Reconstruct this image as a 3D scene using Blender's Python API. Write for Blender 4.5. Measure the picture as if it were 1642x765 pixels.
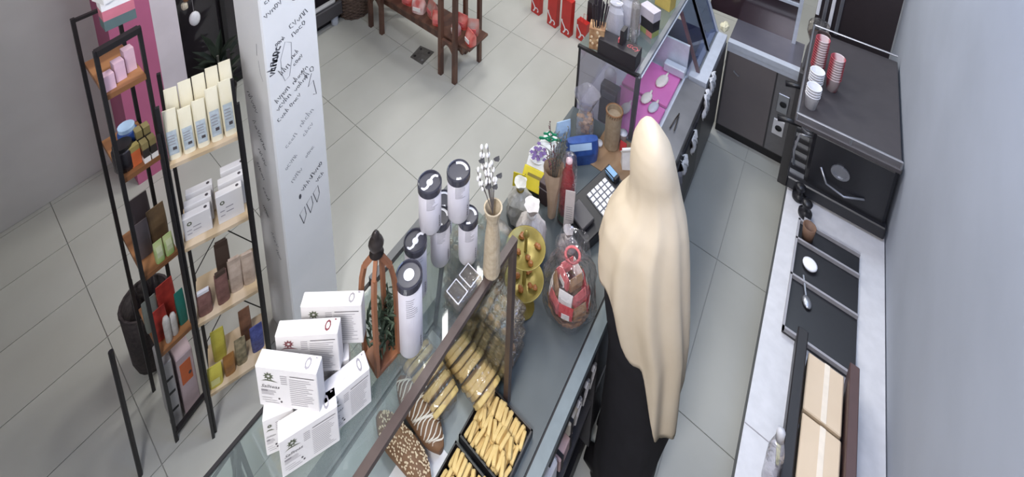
import bpy, bmesh, math, random
from mathutils import Vector, Matrix
for _o in list(bpy.data.objects): bpy.data.objects.remove(_o)
SC = bpy.context.scene; COL = SC.collection
R = random.Random(7)
pi = math.pi

# ---------------------------------------------------------------- camera
CAMH, FPX, CX, CY = 3.2, 789.307, 820.0, -337.0            # height (m), focal length and principal point (px of 1642x765)
PITCH, YAW, ROLL = 0.245725, -0.62476, 0.029887
fw = Vector((math.sin(YAW)*math.cos(PITCH), math.cos(YAW)*math.cos(PITCH), -math.sin(PITCH)))
_r = Vector((math.cos(YAW), -math.sin(YAW), 0)); _u = _r.cross(fw)
rt = _r*math.cos(ROLL) + _u*math.sin(ROLL); up = _u*math.cos(ROLL) - _r*math.sin(ROLL)
cd = bpy.data.cameras.new('camera'); cam = bpy.data.objects.new('camera', cd); COL.objects.link(cam)
cam.matrix_world = Matrix(((rt.x, up.x, -fw.x, 0), (rt.y, up.y, -fw.y, 0), (rt.z, up.z, -fw.z, CAMH), (0, 0, 0, 1)))
cd.sensor_fit = 'HORIZONTAL'; cd.sensor_width = 36; cd.lens = FPX/1642*36
cd.shift_x = (821-CX)/1642; cd.shift_y = -(382.5-CY)/1642
cd.clip_start = 0.02; cd.clip_end = 60
SC.camera = cam

# ---------------------------------------------------------------- world, exposure
w = bpy.data.worlds.new('world'); SC.world = w; w.use_nodes = True
w.node_tree.nodes['Background'].inputs[0].default_value = (0.75, 0.8, 0.9, 1)
w.node_tree.nodes['Background'].inputs[1].default_value = 0.25
vs = SC.view_settings
vs.view_transform = 'Standard'; vs.look = 'None'; vs.gamma = 1; vs.use_curve_mapping = False
vs.exposure = 0.0
CEIL = 3.6
# ceiling lamps: x, y, size x, size y, watts, colour (fixtures are built with the ceiling below)
LAMPS = [(-2.45, 2.9, .6, .6, 32, (1, .985, .95)), (-2.2, 1.35, .6, .6, 13, (1, .985, .95)), (-1.15, 1.5, .6, .6, 20, (1, .985, .96)),
         (-1.3, 3.9, .6, .6, 32, (1, .985, .95)), (-.20, -.72, .6, .6, 70, (.98, .965, 1)),  # the one behind the camera is an added fill for camera-facing sides
         (.12, 1.5, .3, 1.2, 18, (.40, .56, 1)), (-.1, 3.0, .6, .3, 20, (.74, .86, 1))]

def at(px, py, h):
    d = rt*((px-CX)/FPX) - up*((py-CY)/FPX) + fw
    s = (h-CAMH)/d.z
    return Vector((d.x*s, d.y*s, h))
def depth(p): return (Vector(p)-Vector((0, 0, CAMH))).dot(fw)
def pj(p):
    v = Vector(p)-Vector((0, 0, CAMH)); z = v.dot(fw)
    return CX+FPX*v.dot(rt)/z, CY-FPX*v.dot(up)/z
def px2m(p, n): return n*depth(p)/FPX
def htop(b, py):                                            # height above base b whose image row is py
    lo, hi = b[2], 3.15
    for _ in range(50):
        m = (lo+hi)/2
        if pj((b[0], b[1], m))[1] > py: lo = m
        else: hi = m
    return (lo+hi)/2

# ---------------------------------------------------------------- materials
def lin(c):
    c = c/255
    return c/12.92 if c <= .04045 else ((c+.055)/1.055)**2.4
def rgb(t): return (lin(t[0]), lin(t[1]), lin(t[2]), 1)
_m = {}
def mat(name, c, rough=.5, metal=0, c2=None, scale=30, bump=0, spec=.5, coat=0, emit=None, trans=0, wave=False, detail=3):
    if name in _m: return _m[name]
    m = bpy.data.materials.new(name); m.use_nodes = True; nt = m.node_tree; b = nt.nodes['Principled BSDF']
    b.inputs['Roughness'].default_value = rough; b.inputs['Metallic'].default_value = metal
    b.inputs['Specular IOR Level'].default_value = spec; b.inputs['Coat Weight'].default_value = coat
    tc = nt.nodes.new('ShaderNodeTexCoord')
    if wave:
        n = nt.nodes.new('ShaderNodeTexWave'); n.inputs['Scale'].default_value = scale; n.inputs['Distortion'].default_value = 6; n.inputs['Detail'].default_value = detail
    else:
        n = nt.nodes.new('ShaderNodeTexNoise'); n.inputs['Scale'].default_value = scale; n.inputs['Detail'].default_value = detail
    nt.links.new(tc.outputs['Object'], n.inputs['Vector'])
    rp = nt.nodes.new('ShaderNodeValToRGB'); rp.color_ramp.elements[0].position = .3; rp.color_ramp.elements[1].position = .7
    rp.color_ramp.elements[0].color = rgb(c2 if c2 else tuple(x*.95 for x in c)); rp.color_ramp.elements[1].color = rgb(c)
    nt.links.new(n.outputs[1] if wave else n.outputs[0], rp.inputs[0]); nt.links.new(rp.outputs[0], b.inputs['Base Color'])
    if bump:
        bp = nt.nodes.new('ShaderNodeBump'); bp.inputs['Strength'].default_value = bump; bp.inputs['Distance'].default_value = .004
        nt.links.new(n.outputs[1] if wave else n.outputs[0], bp.inputs['Height']); nt.links.new(bp.outputs[0], b.inputs['Normal'])
    if emit:
        b.inputs['Emission Color'].default_value = rgb(c); b.inputs['Emission Strength'].default_value = emit
    _m[name] = m; return m
def glass(name, tint, gloss, rough=.03, bump=0, scale=40, haze=0, hazec=(230, 230, 235)):
    if name in _m: return _m[name]
    m = bpy.data.materials.new(name); m.use_nodes = True; nt = m.node_tree; nt.nodes.remove(nt.nodes['Principled BSDF'])
    out = nt.nodes['Material Output']; tr = nt.nodes.new('ShaderNodeBsdfTransparent'); tr.inputs[0].default_value = rgb(tint)
    gl = nt.nodes.new('ShaderNodeBsdfGlossy'); gl.inputs['Roughness'].default_value = rough
    mx = nt.nodes.new('ShaderNodeMixShader'); fr = nt.nodes.new('ShaderNodeLayerWeight'); fr.inputs[0].default_value = .5
    pw = nt.nodes.new('ShaderNodeMath'); pw.operation = 'POWER'; pw.inputs[1].default_value = 3; nt.links.new(fr.outputs['Facing'], pw.inputs[0])
    ma = nt.nodes.new('ShaderNodeMath'); ma.operation = 'MULTIPLY_ADD'; ma.inputs[1].default_value = min(.85, gloss*3); ma.inputs[2].default_value = gloss*.35; nt.links.new(pw.outputs[0], ma.inputs[0])
    n = None
    if bump:
        tc = nt.nodes.new('ShaderNodeTexCoord'); n = nt.nodes.new('ShaderNodeTexNoise'); n.inputs['Scale'].default_value = scale; n.inputs['Detail'].default_value = 2
        nt.links.new(tc.outputs['Object'], n.inputs['Vector'])
        bp = nt.nodes.new('ShaderNodeBump'); bp.inputs['Strength'].default_value = bump; bp.inputs['Distance'].default_value = .02
        nt.links.new(n.outputs[0], bp.inputs['Height']); nt.links.new(bp.outputs[0], gl.inputs['Normal']); nt.links.new(bp.outputs[0], fr.inputs['Normal'])
    base = tr
    if haze:
        df = nt.nodes.new('ShaderNodeBsdfDiffuse'); df.inputs[0].default_value = rgb(hazec)
        m0 = nt.nodes.new('ShaderNodeMixShader'); m0.inputs[0].default_value = haze
        nt.links.new(tr.outputs[0], m0.inputs[1]); nt.links.new(df.outputs[0], m0.inputs[2]); base = m0
    nt.links.new(ma.outputs[0], mx.inputs[0]); nt.links.new(base.outputs[0], mx.inputs[1]); nt.links.new(gl.outputs[0], mx.inputs[2])
    nt.links.new(mx.outputs[0], out.inputs[0]); _m[name] = m; return m

TILE = mat('floor_tile', (188, 188, 181), .42, c2=(176, 176, 169), scale=2.2, detail=5, spec=.4)
GROUT = mat('tile_grout', (170, 169, 164), .9)
CEILM = mat('ceiling_paint', (225, 225, 222), .9)
GWALL = mat('grey_wall_paint', (204, 201, 198), .85, scale=3)
BWALL = mat('blue_grey_wall_paint', (170, 176, 188), .8, scale=3)
PINK = mat('raspberry_wall_paint', (192, 104, 142), .7, scale=4)
PILA = mat('pale_pilaster_paint', (222, 213, 220), .8, scale=5)
COLM = mat('white_column_paint', (236, 237, 238), .75, c2=(228, 230, 231), scale=4)
INK = mat('black_marker_ink', (74, 76, 84), .7)
INKG = mat('grey_marker_ink', (150, 152, 158), .7)
BLACK = mat('black_metal', (34, 32, 34), .45, spec=.4)
BLACKP = mat('black_plastic', (30, 30, 34), .35)
DARKG = mat('dark_grey_laminate', (78, 76, 78), .4)
BROWNM = mat('brown_metal_bar', (84, 70, 64), .4, c2=(74, 60, 55))
GREYM = mat('grey_metal', (120, 124, 128), .4, .3)
STEEL = mat('brushed_steel', (168, 170, 176), .32, .75, scale=12)
PALEST = mat('pale_steel_trim', (206, 212, 224), .35, .2)
DECK = mat('grey_green_worktop', (84, 91, 93), .36, c2=(78, 86, 88), scale=6)
DECKL = mat('grey_green_edge', (122, 134, 138), .36)
WOODC = mat('brown_counter_board', (150, 121, 92), .5, c2=(132, 104, 76), scale=3, wave=True)
WOODB = mat('dark_stained_wood', (104, 72, 58), .5, c2=(84, 57, 47), scale=3, wave=True)
WOODO = mat('orange_brown_shelf_wood', (160, 112, 72), .55, c2=(128, 86, 54), scale=3, wave=True)
WOODL = mat('light_shelf_wood', (206, 186, 158), .6, c2=(186, 164, 132), scale=3, wave=True)
WHITE = mat('white_carton', (224, 221, 219), .6, scale=5)
WHITEP = mat('white_plastic', (232, 232, 236), .35)
PAPER = mat('white_paper', (242, 240, 238), .8)
PRINT = mat('grey_print', (150, 146, 150), .8)
PRINTD = mat('dark_print', (78, 72, 74), .8)
LEAFP = mat('printed_leaf_green', (86, 92, 70), .8)
BERRY = mat('printed_berry_brown', (120, 62, 66), .8)
CANW = mat('pale_grey_canister', (188, 186, 190), .4, c2=(181, 178, 184), scale=14)
CANT = mat('canister_small_print', (168, 166, 172), .6)
LID = mat('slate_black_lid', (58, 58, 68), .22)
SWOOSH = mat('lid_white_swirl', (222, 222, 228), .4)
GLASS = glass('display_glass', (242, 246, 245), .12)
GLASST = glass('display_top_glass', (240, 244, 243), .16, haze=.05, hazec=(196, 204, 202))
CLEAR = glass('clear_plastic', (238, 234, 228), .2, .12, .5, 60, haze=.03)
CELLO = glass('cellophane', (250, 248, 248), .22, .12, .9, 30, haze=.03)
HAZEPL = glass('hazy_clear_plastic', (246, 245, 248), .28, .14, .9, 22, haze=.20, hazec=(232, 230, 238))
DPANE = mat('dark_shop_window', (46, 42, 46), .08, spec=.6)
MPANE = mat('dark_maroon_glass', (66, 44, 50), .12, c2=(54, 44, 50), scale=1.5, spec=.6)

# ---------------------------------------------------------------- mesh builder
class MB:
    def __init__(s): s.v = []; s.f = []
    def add(s, vs, fs, M=None):
        n = len(s.v); s.v += [(M @ Vector(v)) if M else Vector(v) for v in vs]; s.f += [tuple(i+n for i in f) for f in fs]; return s
    def bx(s, x0, x1, y0, y1, z0, z1, M=None):
        return s.hexa([(x0, y0, z0), (x1, y0, z0), (x1, y1, z0), (x0, y1, z0), (x0, y0, z1), (x1, y0, z1), (x1, y1, z1), (x0, y1, z1)], M)
    def hexa(s, p, M=None): return s.add(p, [(3, 2, 1, 0), (4, 5, 6, 7), (0, 1, 5, 4), (1, 2, 6, 5), (2, 3, 7, 6), (3, 0, 4, 7)], M)
    def bar(s, a, b, wx, wy=None, ref=(0, 0, 1)):           # square bar from a to b
        a = Vector(a); b = Vector(b); wy = wy or wx; d = (b-a).normalized(); r = Vector(ref)
        if abs(d.dot(r)) > .95: r = Vector((0, 1, 0))
        x = d.cross(r).normalized(); y = x.cross(d).normalized()
        p = []
        for q in (a, b): p += [q-x*wx/2-y*wy/2, q+x*wx/2-y*wy/2, q+x*wx/2+y*wy/2, q-x*wx/2+y*wy/2]
        return s.hexa(p)
    def tube(s, pts, r, n=8, M=None):
        pts = [Vector(p) for p in pts]; rr = r if isinstance(r, (list, tuple)) else [r]*len(pts); vs = []; fs = []
        ref = None
        for i, p in enumerate(pts):
            d = (pts[min(i+1, len(pts)-1)]-pts[max(i-1, 0)]).normalized()
            if ref is None: ref = Vector((0, 0, 1)) if abs(d.z) < .9 else Vector((1, 0, 0))
            x = d.cross(ref).normalized(); y = x.cross(d).normalized(); ref = y
            for k in range(n):
                a = 2*pi*k/n; vs.append(p+(x*math.cos(a)+y*math.sin(a))*rr[i])
        for i in range(len(pts)-1):
            for k in range(n): fs.append((i*n+k, i*n+(k+1) % n, (i+1)*n+(k+1) % n, (i+1)*n+k))
        fs.append(tuple(range(n))[::-1]); fs.append(tuple((len(pts)-1)*n+k for k in range(n)))
        return s.add(vs, fs, M)
    def lathe(s, prof, n=20, c=(0, 0, 0), M=None, ax=1, ay=1):
        vs = []; fs = []; c = Vector(c)
        for r, z in prof:
            for k in range(n): a = 2*pi*k/n; vs.append(c+Vector((r*ax*math.cos(a), r*ay*math.sin(a), z)))
        for i in range(len(prof)-1):
            for k in range(n): fs.append((i*n+k, i*n+(k+1) % n, (i+1)*n+(k+1) % n, (i+1)*n+k))
        if prof[0][0] > 1e-6: fs.append(tuple(range(n))[::-1])
        if prof[-1][0] > 1e-6: fs.append(tuple((len(prof)-1)*n+k for k in range(n)))
        return s.add(vs, fs, M)
    def ell(s, c, r, n=10, m=6, jit=0, M=None):
        vs = []; fs = []; c = Vector(c)
        for i in range(m+1):
            t = pi*i/m
            for k in range(n):
                a = 2*pi*k/n; j = 1+jit*R.uniform(-1, 1)*(0 < i < m)
                vs.append(c+Vector((r[0]*math.sin(t)*math.cos(a)*j, r[1]*math.sin(t)*math.sin(a)*j, -r[2]*math.cos(t)*j)))
        for i in range(m):
            for k in range(n): fs.append((i*n+k, i*n+(k+1) % n, (i+1)*n+(k+1) % n, (i+1)*n+k))
        return s.add(vs, fs, M)
    def prism(s, poly, z0, z1, M=None):
        n = len(poly); vs = [(x, y, z0) for x, y in poly]+[(x, y, z1) for x, y in poly]
        return s.add(vs, [tuple(range(n))[::-1], tuple(range(n, 2*n))]+[(i, (i+1) % n, n+(i+1) % n, n+i) for i in range(n)], M)
    def loft(s, rings, cap=True, M=None):
        n = len(rings[0]); vs = [p for r in rings for p in r]; fs = []
        for i in range(len(rings)-1):
            for k in range(n): fs.append((i*n+k, i*n+(k+1) % n, (i+1)*n+(k+1) % n, (i+1)*n+k))
        if cap: fs.append(tuple(range(n))[::-1]); fs.append(tuple((len(rings)-1)*n+k for k in range(n)))
        return s.add(vs, fs, M)
    def grid(s, rows, th=0, M=None):                        # open sheet from rows of points
        n = len(rows[0]); vs = [p for r in rows for p in r]
        return s.add(vs, [(i*n+k, i*n+k+1, (i+1)*n+k+1, (i+1)*n+k) for i in range(len(rows)-1) for k in range(n-1)], M)
    def leaf(s, a, b, wd, nrm=(0, 0, 1), cup=.1):
        a = Vector(a); b = Vector(b); d = b-a; x = d.cross(Vector(nrm))
        if x.length < 1e-6: x = d.cross(Vector((1, 0, 0)))
        x.normalize(); u = x.cross(d).normalized(); L = d.length
        c1 = a+d*.35; c2 = a+d*.7
        return s.add([a, c1+x*wd/2+u*L*cup, c2+x*wd*.4+u*L*cup, b, c2-x*wd*.4+u*L*cup, c1-x*wd/2+u*L*cup, c1, c2],
                     [(0, 1, 6), (1, 2, 7, 6), (2, 3, 7), (3, 4, 7), (4, 5, 6, 7), (5, 0, 6)])
    def ribbon(s, pts, wd, M=None):                         # flat pen stroke in the xy plane
        vs = []; n = len(pts)
        for i, p in enumerate(pts):
            a = pts[max(i-1, 0)]; b = pts[min(i+1, n-1)]; dx, dy = b[0]-a[0], b[1]-a[1]; L = math.hypot(dx, dy) or 1
            vs += [(p[0]-dy/L*wd/2, p[1]+dx/L*wd/2, 0), (p[0]+dy/L*wd/2, p[1]-dx/L*wd/2, 0)]
        return s.add(vs, [(2*i, 2*i+1, 2*i+3, 2*i+2) for i in range(n-1)], M)
    def build(s, name, m, parent=None, local=False, bevel=0, smooth=False, sub=0):
        me = bpy.data.meshes.new(name)
        T = None if (local or parent is None) else XF[parent.name].inverted()
        me.from_pydata([T @ v if T else v for v in s.v], [], s.f); me.materials.append(m)
        bm = bmesh.new(); bm.from_mesh(me)
        bmesh.ops.remove_doubles(bm, verts=bm.verts, dist=1e-6)
        if bevel: bmesh.ops.bevel(bm, geom=list(bm.edges), offset=bevel, segments=1, affect='EDGES', clamp_overlap=True)
        bmesh.ops.recalc_face_normals(bm, faces=bm.faces); bm.to_mesh(me); bm.free()
        o = bpy.data.objects.new(name, me); COL.objects.link(o)
        if parent: o.parent = parent; XF[o.name] = XF[parent.name]
        else: XF[o.name] = Matrix.Identity(4)
        if smooth:
            for p in me.polygons: p.use_smooth = True
        if sub:
            q = o.modifiers.new('sub', 'SUBSURF'); q.levels = sub; q.render_levels = sub
        return o
XF = {}
def thing(name, label, cat, loc=(0, 0, 0), rz=0, group=None, tilt=None):
    o = bpy.data.objects.new(name, None); COL.objects.link(o); o.empty_display_size = .05
    M = Matrix.Translation(Vector(loc)) @ Matrix.Rotation(rz, 4, 'Z')
    if tilt: M = M @ Matrix.Rotation(tilt[0], 4, 'X') @ Matrix.Rotation(tilt[1], 4, 'Y')
    o.matrix_world = M; o.location = M.to_translation(); o.rotation_euler = M.to_euler(); XF[o.name] = M.copy()
    o['label'] = label; o['category'] = cat
    if group: o['group'] = group
    return o
def tag(o, label, cat, group=None):
    o['label'] = label; o['category'] = cat
    if group: o['group'] = group
    return o
def struct(o): o['kind'] = 'structure'; return o
def dup(root, loc, rz=0, label=None, group=None, tilt=(0, 0)):
    r = root.copy(); COL.objects.link(r)
    M = Matrix.Translation(Vector(loc)) @ Matrix.Rotation(rz, 4, 'Z') @ Matrix.Rotation(tilt[0], 4, 'X') @ Matrix.Rotation(tilt[1], 4, 'Y')
    r.location = M.to_translation(); r.rotation_euler = M.to_euler(); XF[r.name] = M.copy()
    if label: r['label'] = label
    if group: r['group'] = group
    for ch in list(root.children):
        c = ch.copy(); COL.objects.link(c); c.parent = r; XF[c.name] = M
        for g in list(ch.children):
            d = g.copy(); COL.objects.link(d); d.parent = c; XF[d.name] = M
    return r
_txt = {}
def text(s, size, shear=0):                                 # filled letter outlines, origin bottom-left, xy plane
    k = (s, size, shear)
    if k not in _txt:
        c = bpy.data.curves.new('t', 'FONT'); c.body = s; c.size = size; c.shear = shear; c.resolution_u = 2
        o = bpy.data.objects.new('t', c); COL.objects.link(o)
        me = bpy.data.meshes.new_from_object(o)
        _txt[k] = ([v.co.copy() for v in me.vertices], [tuple(p.vertices) for p in me.polygons])
        bpy.data.objects.remove(o); bpy.data.meshes.remove(me); bpy.data.curves.remove(c)
    return _txt[k]
def frame(o, x, y):                                         # matrix with given origin, x axis, y axis
    x = Vector(x).normalized(); y = Vector(y).normalized(); z = x.cross(y)
    return Matrix(((x.x, y.x, z.x, o[0]), (x.y, y.y, z.y, o[1]), (x.z, y.z, z.z, o[2]), (0, 0, 0, 1)))
def face_cam(p): return math.atan2(-p[0], p[1])             # rotation that turns local -Y to the camera's side

# ================================================================ the shell
X0, X1, Y0, Y1 = -3.5, .42, -1.1, 5.6
floor = struct(MB().bx(X0-.2, X1+.2, Y0-.2, Y1+.2, -.12, -.006).build('floor', GROUT))
TX, TY, OX, OY = .327, .714, -2.486, 1.672
tiles = {}
for i in range(-5, 12):
    for j in range(-4, 7):
        x0, y0 = OX+TX*i, OY+TY*j
        a, b, c, d = max(x0, X0), min(x0+TX, X1), max(y0, Y0), min(y0+TY, Y1)
        if b-a < .01 or d-c < .01: continue
        g = .0016; wx, wy = round(b-a, 3), round(d-c, 3)
        if (wx, wy) not in tiles:
            o = MB().bx(-wx/2+g, wx/2-g, -wy/2+g, wy/2-g, -.008, 0).build('tile', TILE, floor, local=True); tiles[(wx, wy)] = o
        else:
            o = tiles[(wx, wy)].copy(); COL.objects.link(o); o.parent = floor
        o.location = ((a+b)/2, (c+d)/2, 0)
struct(MB().bx(X0-.2, X1+.2, Y0-.2, Y1+.2, CEIL, CEIL+.1).build('ceiling', CEILM))
# left wall with window opening (y .99 to 2.75), pilaster and raspberry panel
wl = MB().bx(X0-.2, X0, Y0, .99, 0, CEIL).bx(X0-.2, X0, 2.75, Y1, 0, CEIL).bx(X0-.2, X0, .99, 2.75, 2.9, CEIL)
wl = struct(wl.build('wall_left', GWALL))
MB().bx(X0, X0+.30, .60, .807, .0, CEIL).build('raspberry_panel', PINK, wl)['label'] = 'raspberry pink painted panel'
MB().bx(X0, X0+.30, .807, .937, 0, CEIL).build('pilaster', PILA, wl)['label'] = 'pale lilac white pilaster beside the dark window'
win = struct(MB().bx(X0-.08, X0-.06, .99, 2.75, .03, 2.9).build('window_1', DPANE))
for k, (a, b, c, d) in enumerate([(.99, 1.03, .0, 2.9), (1.30, 1.33, .03, 2.9), (2.02, 2.05, .03, 2.9), (2.72, 2.75, 0, 2.9), (.99, 2.75, 0, .04), (.99, 2.75, 2.86, 2.9)]):
    MB().bx(X0-.06, X0-.02, a, b, c, d).build('window_frame', BLACK, win)
struct(MB().bx(X1, X1+.2, Y0, Y1, 0, CEIL).build('wall_right', BWALL))
struct(MB().bx(X0, X1, Y1, Y1+.2, 0, CEIL).build('wall_back', GWALL))
struct(MB().bx(X0, X1, Y0-.2, Y0, 0, CEIL).build('wall_front', GWALL))
# column, its handwriting
cx0, cx1, cy0, cy1 = -1.925, -1.70, .758, .987
colu = struct(MB().bx(cx0, cx1, cy0, cy1, 0, CEIL).build('column', COLM, bevel=.006))
def scribble(M, x, y, n, s, slant, mb, wd):
    """one hand-written word: n loops of size s running up along slant"""
    pts = []; ca, sa = math.cos(slant), math.sin(slant); u = 0
    for i in range(n):
        k = R.choice('lnvoc'); hgt = s*R.uniform(.6, 1.25)
        q = {'l': [(0, 0), (.1, 1), (.25, .1)], 'n': [(0, 0), (.05, .6), (.3, .65), (.35, 0)], 'v': [(0, .6), (.15, 0), (.35, .65)],
             'o': [(.3, .5), (.1, .55), (0, .25), (.15, 0), (.32, .3), (.3, .5)], 'c': [(.3, .55), (.05, .5), (0, .15), (.3, .05)]}[k]
        q = [(u+a*s*1.1, b*hgt) for a, b in q]; u += s*.5
        if R.random() < .55 and pts: pts.append(q)
        else: pts.append(q)
    for q in pts: mb.ribbon([(x+a*ca-b*sa, y+a*sa+b*ca) for a, b in q], wd, M)
FR = frame((cx1+.0008, cy0, 0), (0, 1, 0), (0, 0, 1))      # right face, x runs 0..0.229 away from the camera
FL = frame((cx0, cy0-.0008, 0), (1, 0, 0), (0, 0, 1))      # left face, x 0..0.225
hb = MB(); hg = MB()
sl = .42
for (x, y, n, s) in [(.03, 2.02, 5, .035), (.03, 1.965, 5, .03), (.025, 1.91, 5, .03), (.02, 1.85, 5, .032), (.12, 1.90, 4, .034), (.135, 1.86, 3, .03),
                     (.115, 1.74, 5, .035), (.12, 1.70, 4, .035), (.05, 1.70, 4, .022)]:
    scribble(FR, x, y, n, s, sl, hb, .0034)
scribble(FR, .03, 1.58, 6, .042, 1.25, hb, .007); scribble(FR, .035, 1.60, 4, .04, 1.25, hb, .006)
for (x, y, n, s) in [(.06, 1.555, 3, .03), (.115, 1.56, 4, .024), (.11, 1.60, 3, .024), (.03, 1.44, 5, .027), (.105, 1.475, 6, .026), (.03, 1.40, 5, .028), (.11, 1.435, 5, .028),
                     (.03, 1.345, 4, .028), (.085, 1.375, 4, .028), (.165, 1.46, 2, .05)]:
    scribble(FR, x, y, n, s, .5, hb, .0032)
hb.ribbon([(.185, 1.47), (.165, 1.415), (.19, 1.43), (.2, 1.35), (.185, 1.36)], .003, FR)
for q in ([(.06, 1.63), (.085, 1.70), (.11, 1.68), (.105, 1.6), (.09, 1.53), (.07, 1.52), (.06, 1.56), (.06, 1.63)], [(.205, 2.01), (.22, 2.05), (.215, 2.0), (.205, 2.01)]):
    hg.ribbon(q, .0025, FR)
for (x, y, n, s) in [(.05, 1.19, 4, .03), (.12, 1.24, 5, .03), (.13, 1.18, 4, .028), (.04, 1.08, 5, .026), (.06, .99, 4, .03), (.13, 1.06, 4, .025)]:
    scribble(FR, x, y, n, s, .55, hg, .003)
for (x, y, n, s) in [(.10, .90, 4, .032), (.15, .93, 4, .032), (.17, .88, 3, .03)]: scribble(FR, x, y, n, s, .5, hb, .0035)
for k in range(3): hb.ribbon([(.09+k*.035, .72+k*.025), (.075+k*.035, .79+k*.025), (.1+k*.035, .81+k*.025), (.105+k*.035, .76+k*.025), (.09+k*.035, .72+k*.025)], .003, FR)
hb.ell(FR @ Vector((.085, .885, 0)), (.0015, .006, .014), 8, 5)
for (x, y, n, s) in [(.03, 1.40, 5, .04), (.05, 1.26, 6, .045), (.07, 1.12, 4, .04), (.04, 1.02, 5, .032), (.07, .90, 4, .032), (.05, .78, 4, .03), (.1, .66, 4, .034), (.13, .58, 3, .03)]:
    scribble(FL, x, y, n, s, -.9, hb if y > .7 else hg, .0034)
hb.ribbon([(.17, 1.72), (.163, 1.66)], .003, FL); hg.ribbon([(.17, 1.64), (.175, 1.58), (.19, 1.55)], .003, FL)
hb.build('black_handwriting', INK, colu)['label'] = 'black marker handwriting'
hg.build('faded_handwriting', INKG, colu)['label'] = 'faded grey marker handwriting'
# ceiling fixtures with their lamps
for k, (x, y, sx, sy, wt, c) in enumerate(LAMPS):
    t = thing('ceiling_lamp', ['square flat ceiling lamp over the far shop floor', 'square flat ceiling lamp over the column', 'square flat ceiling lamp over the middle of the shop',
               'square flat ceiling lamp near the back wall', 'added square fill lamp behind the camera, lighting the camera-facing sides', 'long flat cool white ceiling lamp over the staff aisle', 'short flat cool white ceiling lamp over the back counter'][k],
              'lamp', (x, y, CEIL))
    MB().bx(x-sx/2-.03, x+sx/2+.03, y-sy/2-.03, y+sy/2+.03, CEIL-.03, CEIL).build('housing', WHITEP, t)
    l = bpy.data.lights.new('ceiling_light', 'AREA'); l.shape = 'RECTANGLE'; l.size = sx; l.size_y = sy; l.energy = wt; l.color = c
    lo = bpy.data.objects.new('ceiling_light', l); COL.objects.link(lo); lo.location = (x, y, CEIL-.035)

t = thing('light_blocker', 'added unseen tall grey light cupboard by the near wall left of the camera', 'blocker', (-1.75, -.5, 0))  # unseen block added to keep lamp light off the lower left floor
MB().bx(-2.6, -1.02, -.75, -.34, .06, 2.75).build('carcass', DARKG, t, bevel=.004)
MB().bx(-2.58, -1.04, -.73, -.36, 0, .06).build('plinth', BLACK, t)
for k in range(3):
    d_ = MB().bx(-2.59+.526*k, -2.075+.526*k, -.34, -.322, .08, 2.73).build('door', mat('pale_grey_door', (170, 168, 166), .5), t)
    MB().bx(-2.11+.526*k, -2.095+.526*k, -.322, -.30, 1.05, 1.25).build('handle', STEEL, d_)
# ================================================================ front counter, glass bakery case
D = .80                                                     # worktop height
t = thing('front_counter', 'long grey-green topped shop counter between shop floor and staff aisle', 'counter', (-.7, .9, 0))
MB().bx(-1.0, -.474, -.4, 2.075, D-.035, D).build('worktop', DECK, t)
MB().bx(-.4675, -.43, -.4, 2.075, D-.035, D).build('worktop_edge', DECKL, t)['label'] = 'paler worktop edge strip along the staff side'
MB().bx(-.474, -.4675, -.4, 2.075, D-.035, D-.004).build('joint', BLACK, t)
MB().bx(-.985, -.965, -.4, 2.075, .08, D-.035).build('front_panel', DARKG, t)
for y in (-.4, .60, 1.30, 2.055): MB().bx(-.965, -.445, y, y+.02, .08, D-.035).build('side_panel', DARKG, t)
MB().bx(-.965, -.46, -.38, .60, .33, .35).build('shelf', WHITEP, t)['label'] = 'white lower shelf open to the staff side'
MB().bx(-.965, -.45, .62, 2.055, .33, .35).build('shelf', DARKG, t)
MB().bx(-.965, -.47, -.4, 2.075, 0, .08).build('plinth', BLACK, t)
MB().bx(-.475, -.455, 1.32, 2.055, .08, D-.035).build('door', DARKG, t)
MB().bx(-.70, -.69, -.38, .6, .35, D-.035).build('inner_panel', BLACK, t)

GT = 1.52                                                   # top of the glass case
gy0, gy1 = -.3, .925
t = thing('glass_bakery_case', 'tall glass bakery case with brown metal bars on the front counter', 'display case', (-.75, .3, D))
MB().bar((-.61, gy1, D), (-.61, gy1, GT+.009), .018).build('post', BROWNM, t)['label'] = 'brown staff side post'
MB().bar((-.945, gy1, D), (-.865, gy1, GT), .012).build('post', GREYM, t)['label'] = 'thin grey customer side post'
MB().bar((-.61, gy0, GT), (-.61, gy1+.009, GT), .02, .018).build('top_bar', BROWNM, t)['label'] = 'brown staff side top bar'
MB().bar((-.868, gy0, GT), (-.868, gy1, GT), .008).build('top_bar', BLACK, t)['label'] = 'thin dark customer side top bar'
MB().bar((-.862, .60, GT+.012), (-.862, gy1, GT+.012), .02).build('top_rail', mat('dark_grey_rail', (84, 86, 88), .4, .3), t)
MB().bx(-.862, -.62, gy0, gy1, GT-.004, GT+.004).build('top_pane', GLASST, t)
MB().hexa([(-.952, gy0, D), (-.946, gy0, D), (-.946, gy1, D), (-.952, gy1, D), (-.870, gy0, GT-.006), (-.864, gy0, GT-.006), (-.864, gy1, GT-.006), (-.870, gy1, GT-.006)]).build('front_pane', GLASS, t)
MB().hexa([(-.94, gy1-.003, D), (-.62, gy1-.003, D), (-.62, gy1+.003, D), (-.94, gy1+.003, D), (-.862, gy1-.003, GT-.006), (-.62, gy1-.003, GT-.006), (-.62, gy1+.003, GT-.006), (-.862, gy1+.003, GT-.006)]).build('end_pane', GLASS, t)
MB().bx(-.94, -.625, gy0, .905, D+.0002, D+.0009).build('reflection_sheet', mat('painted_glass_reflection', (150, 157, 156), .35), t)  # pale sheet added to imitate the lightening from the reflecting glass
MB().bar((-.955, gy0, D+.004), (-.955, gy1, D+.004), .008).build('sill_strip', GREYM, t)

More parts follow.
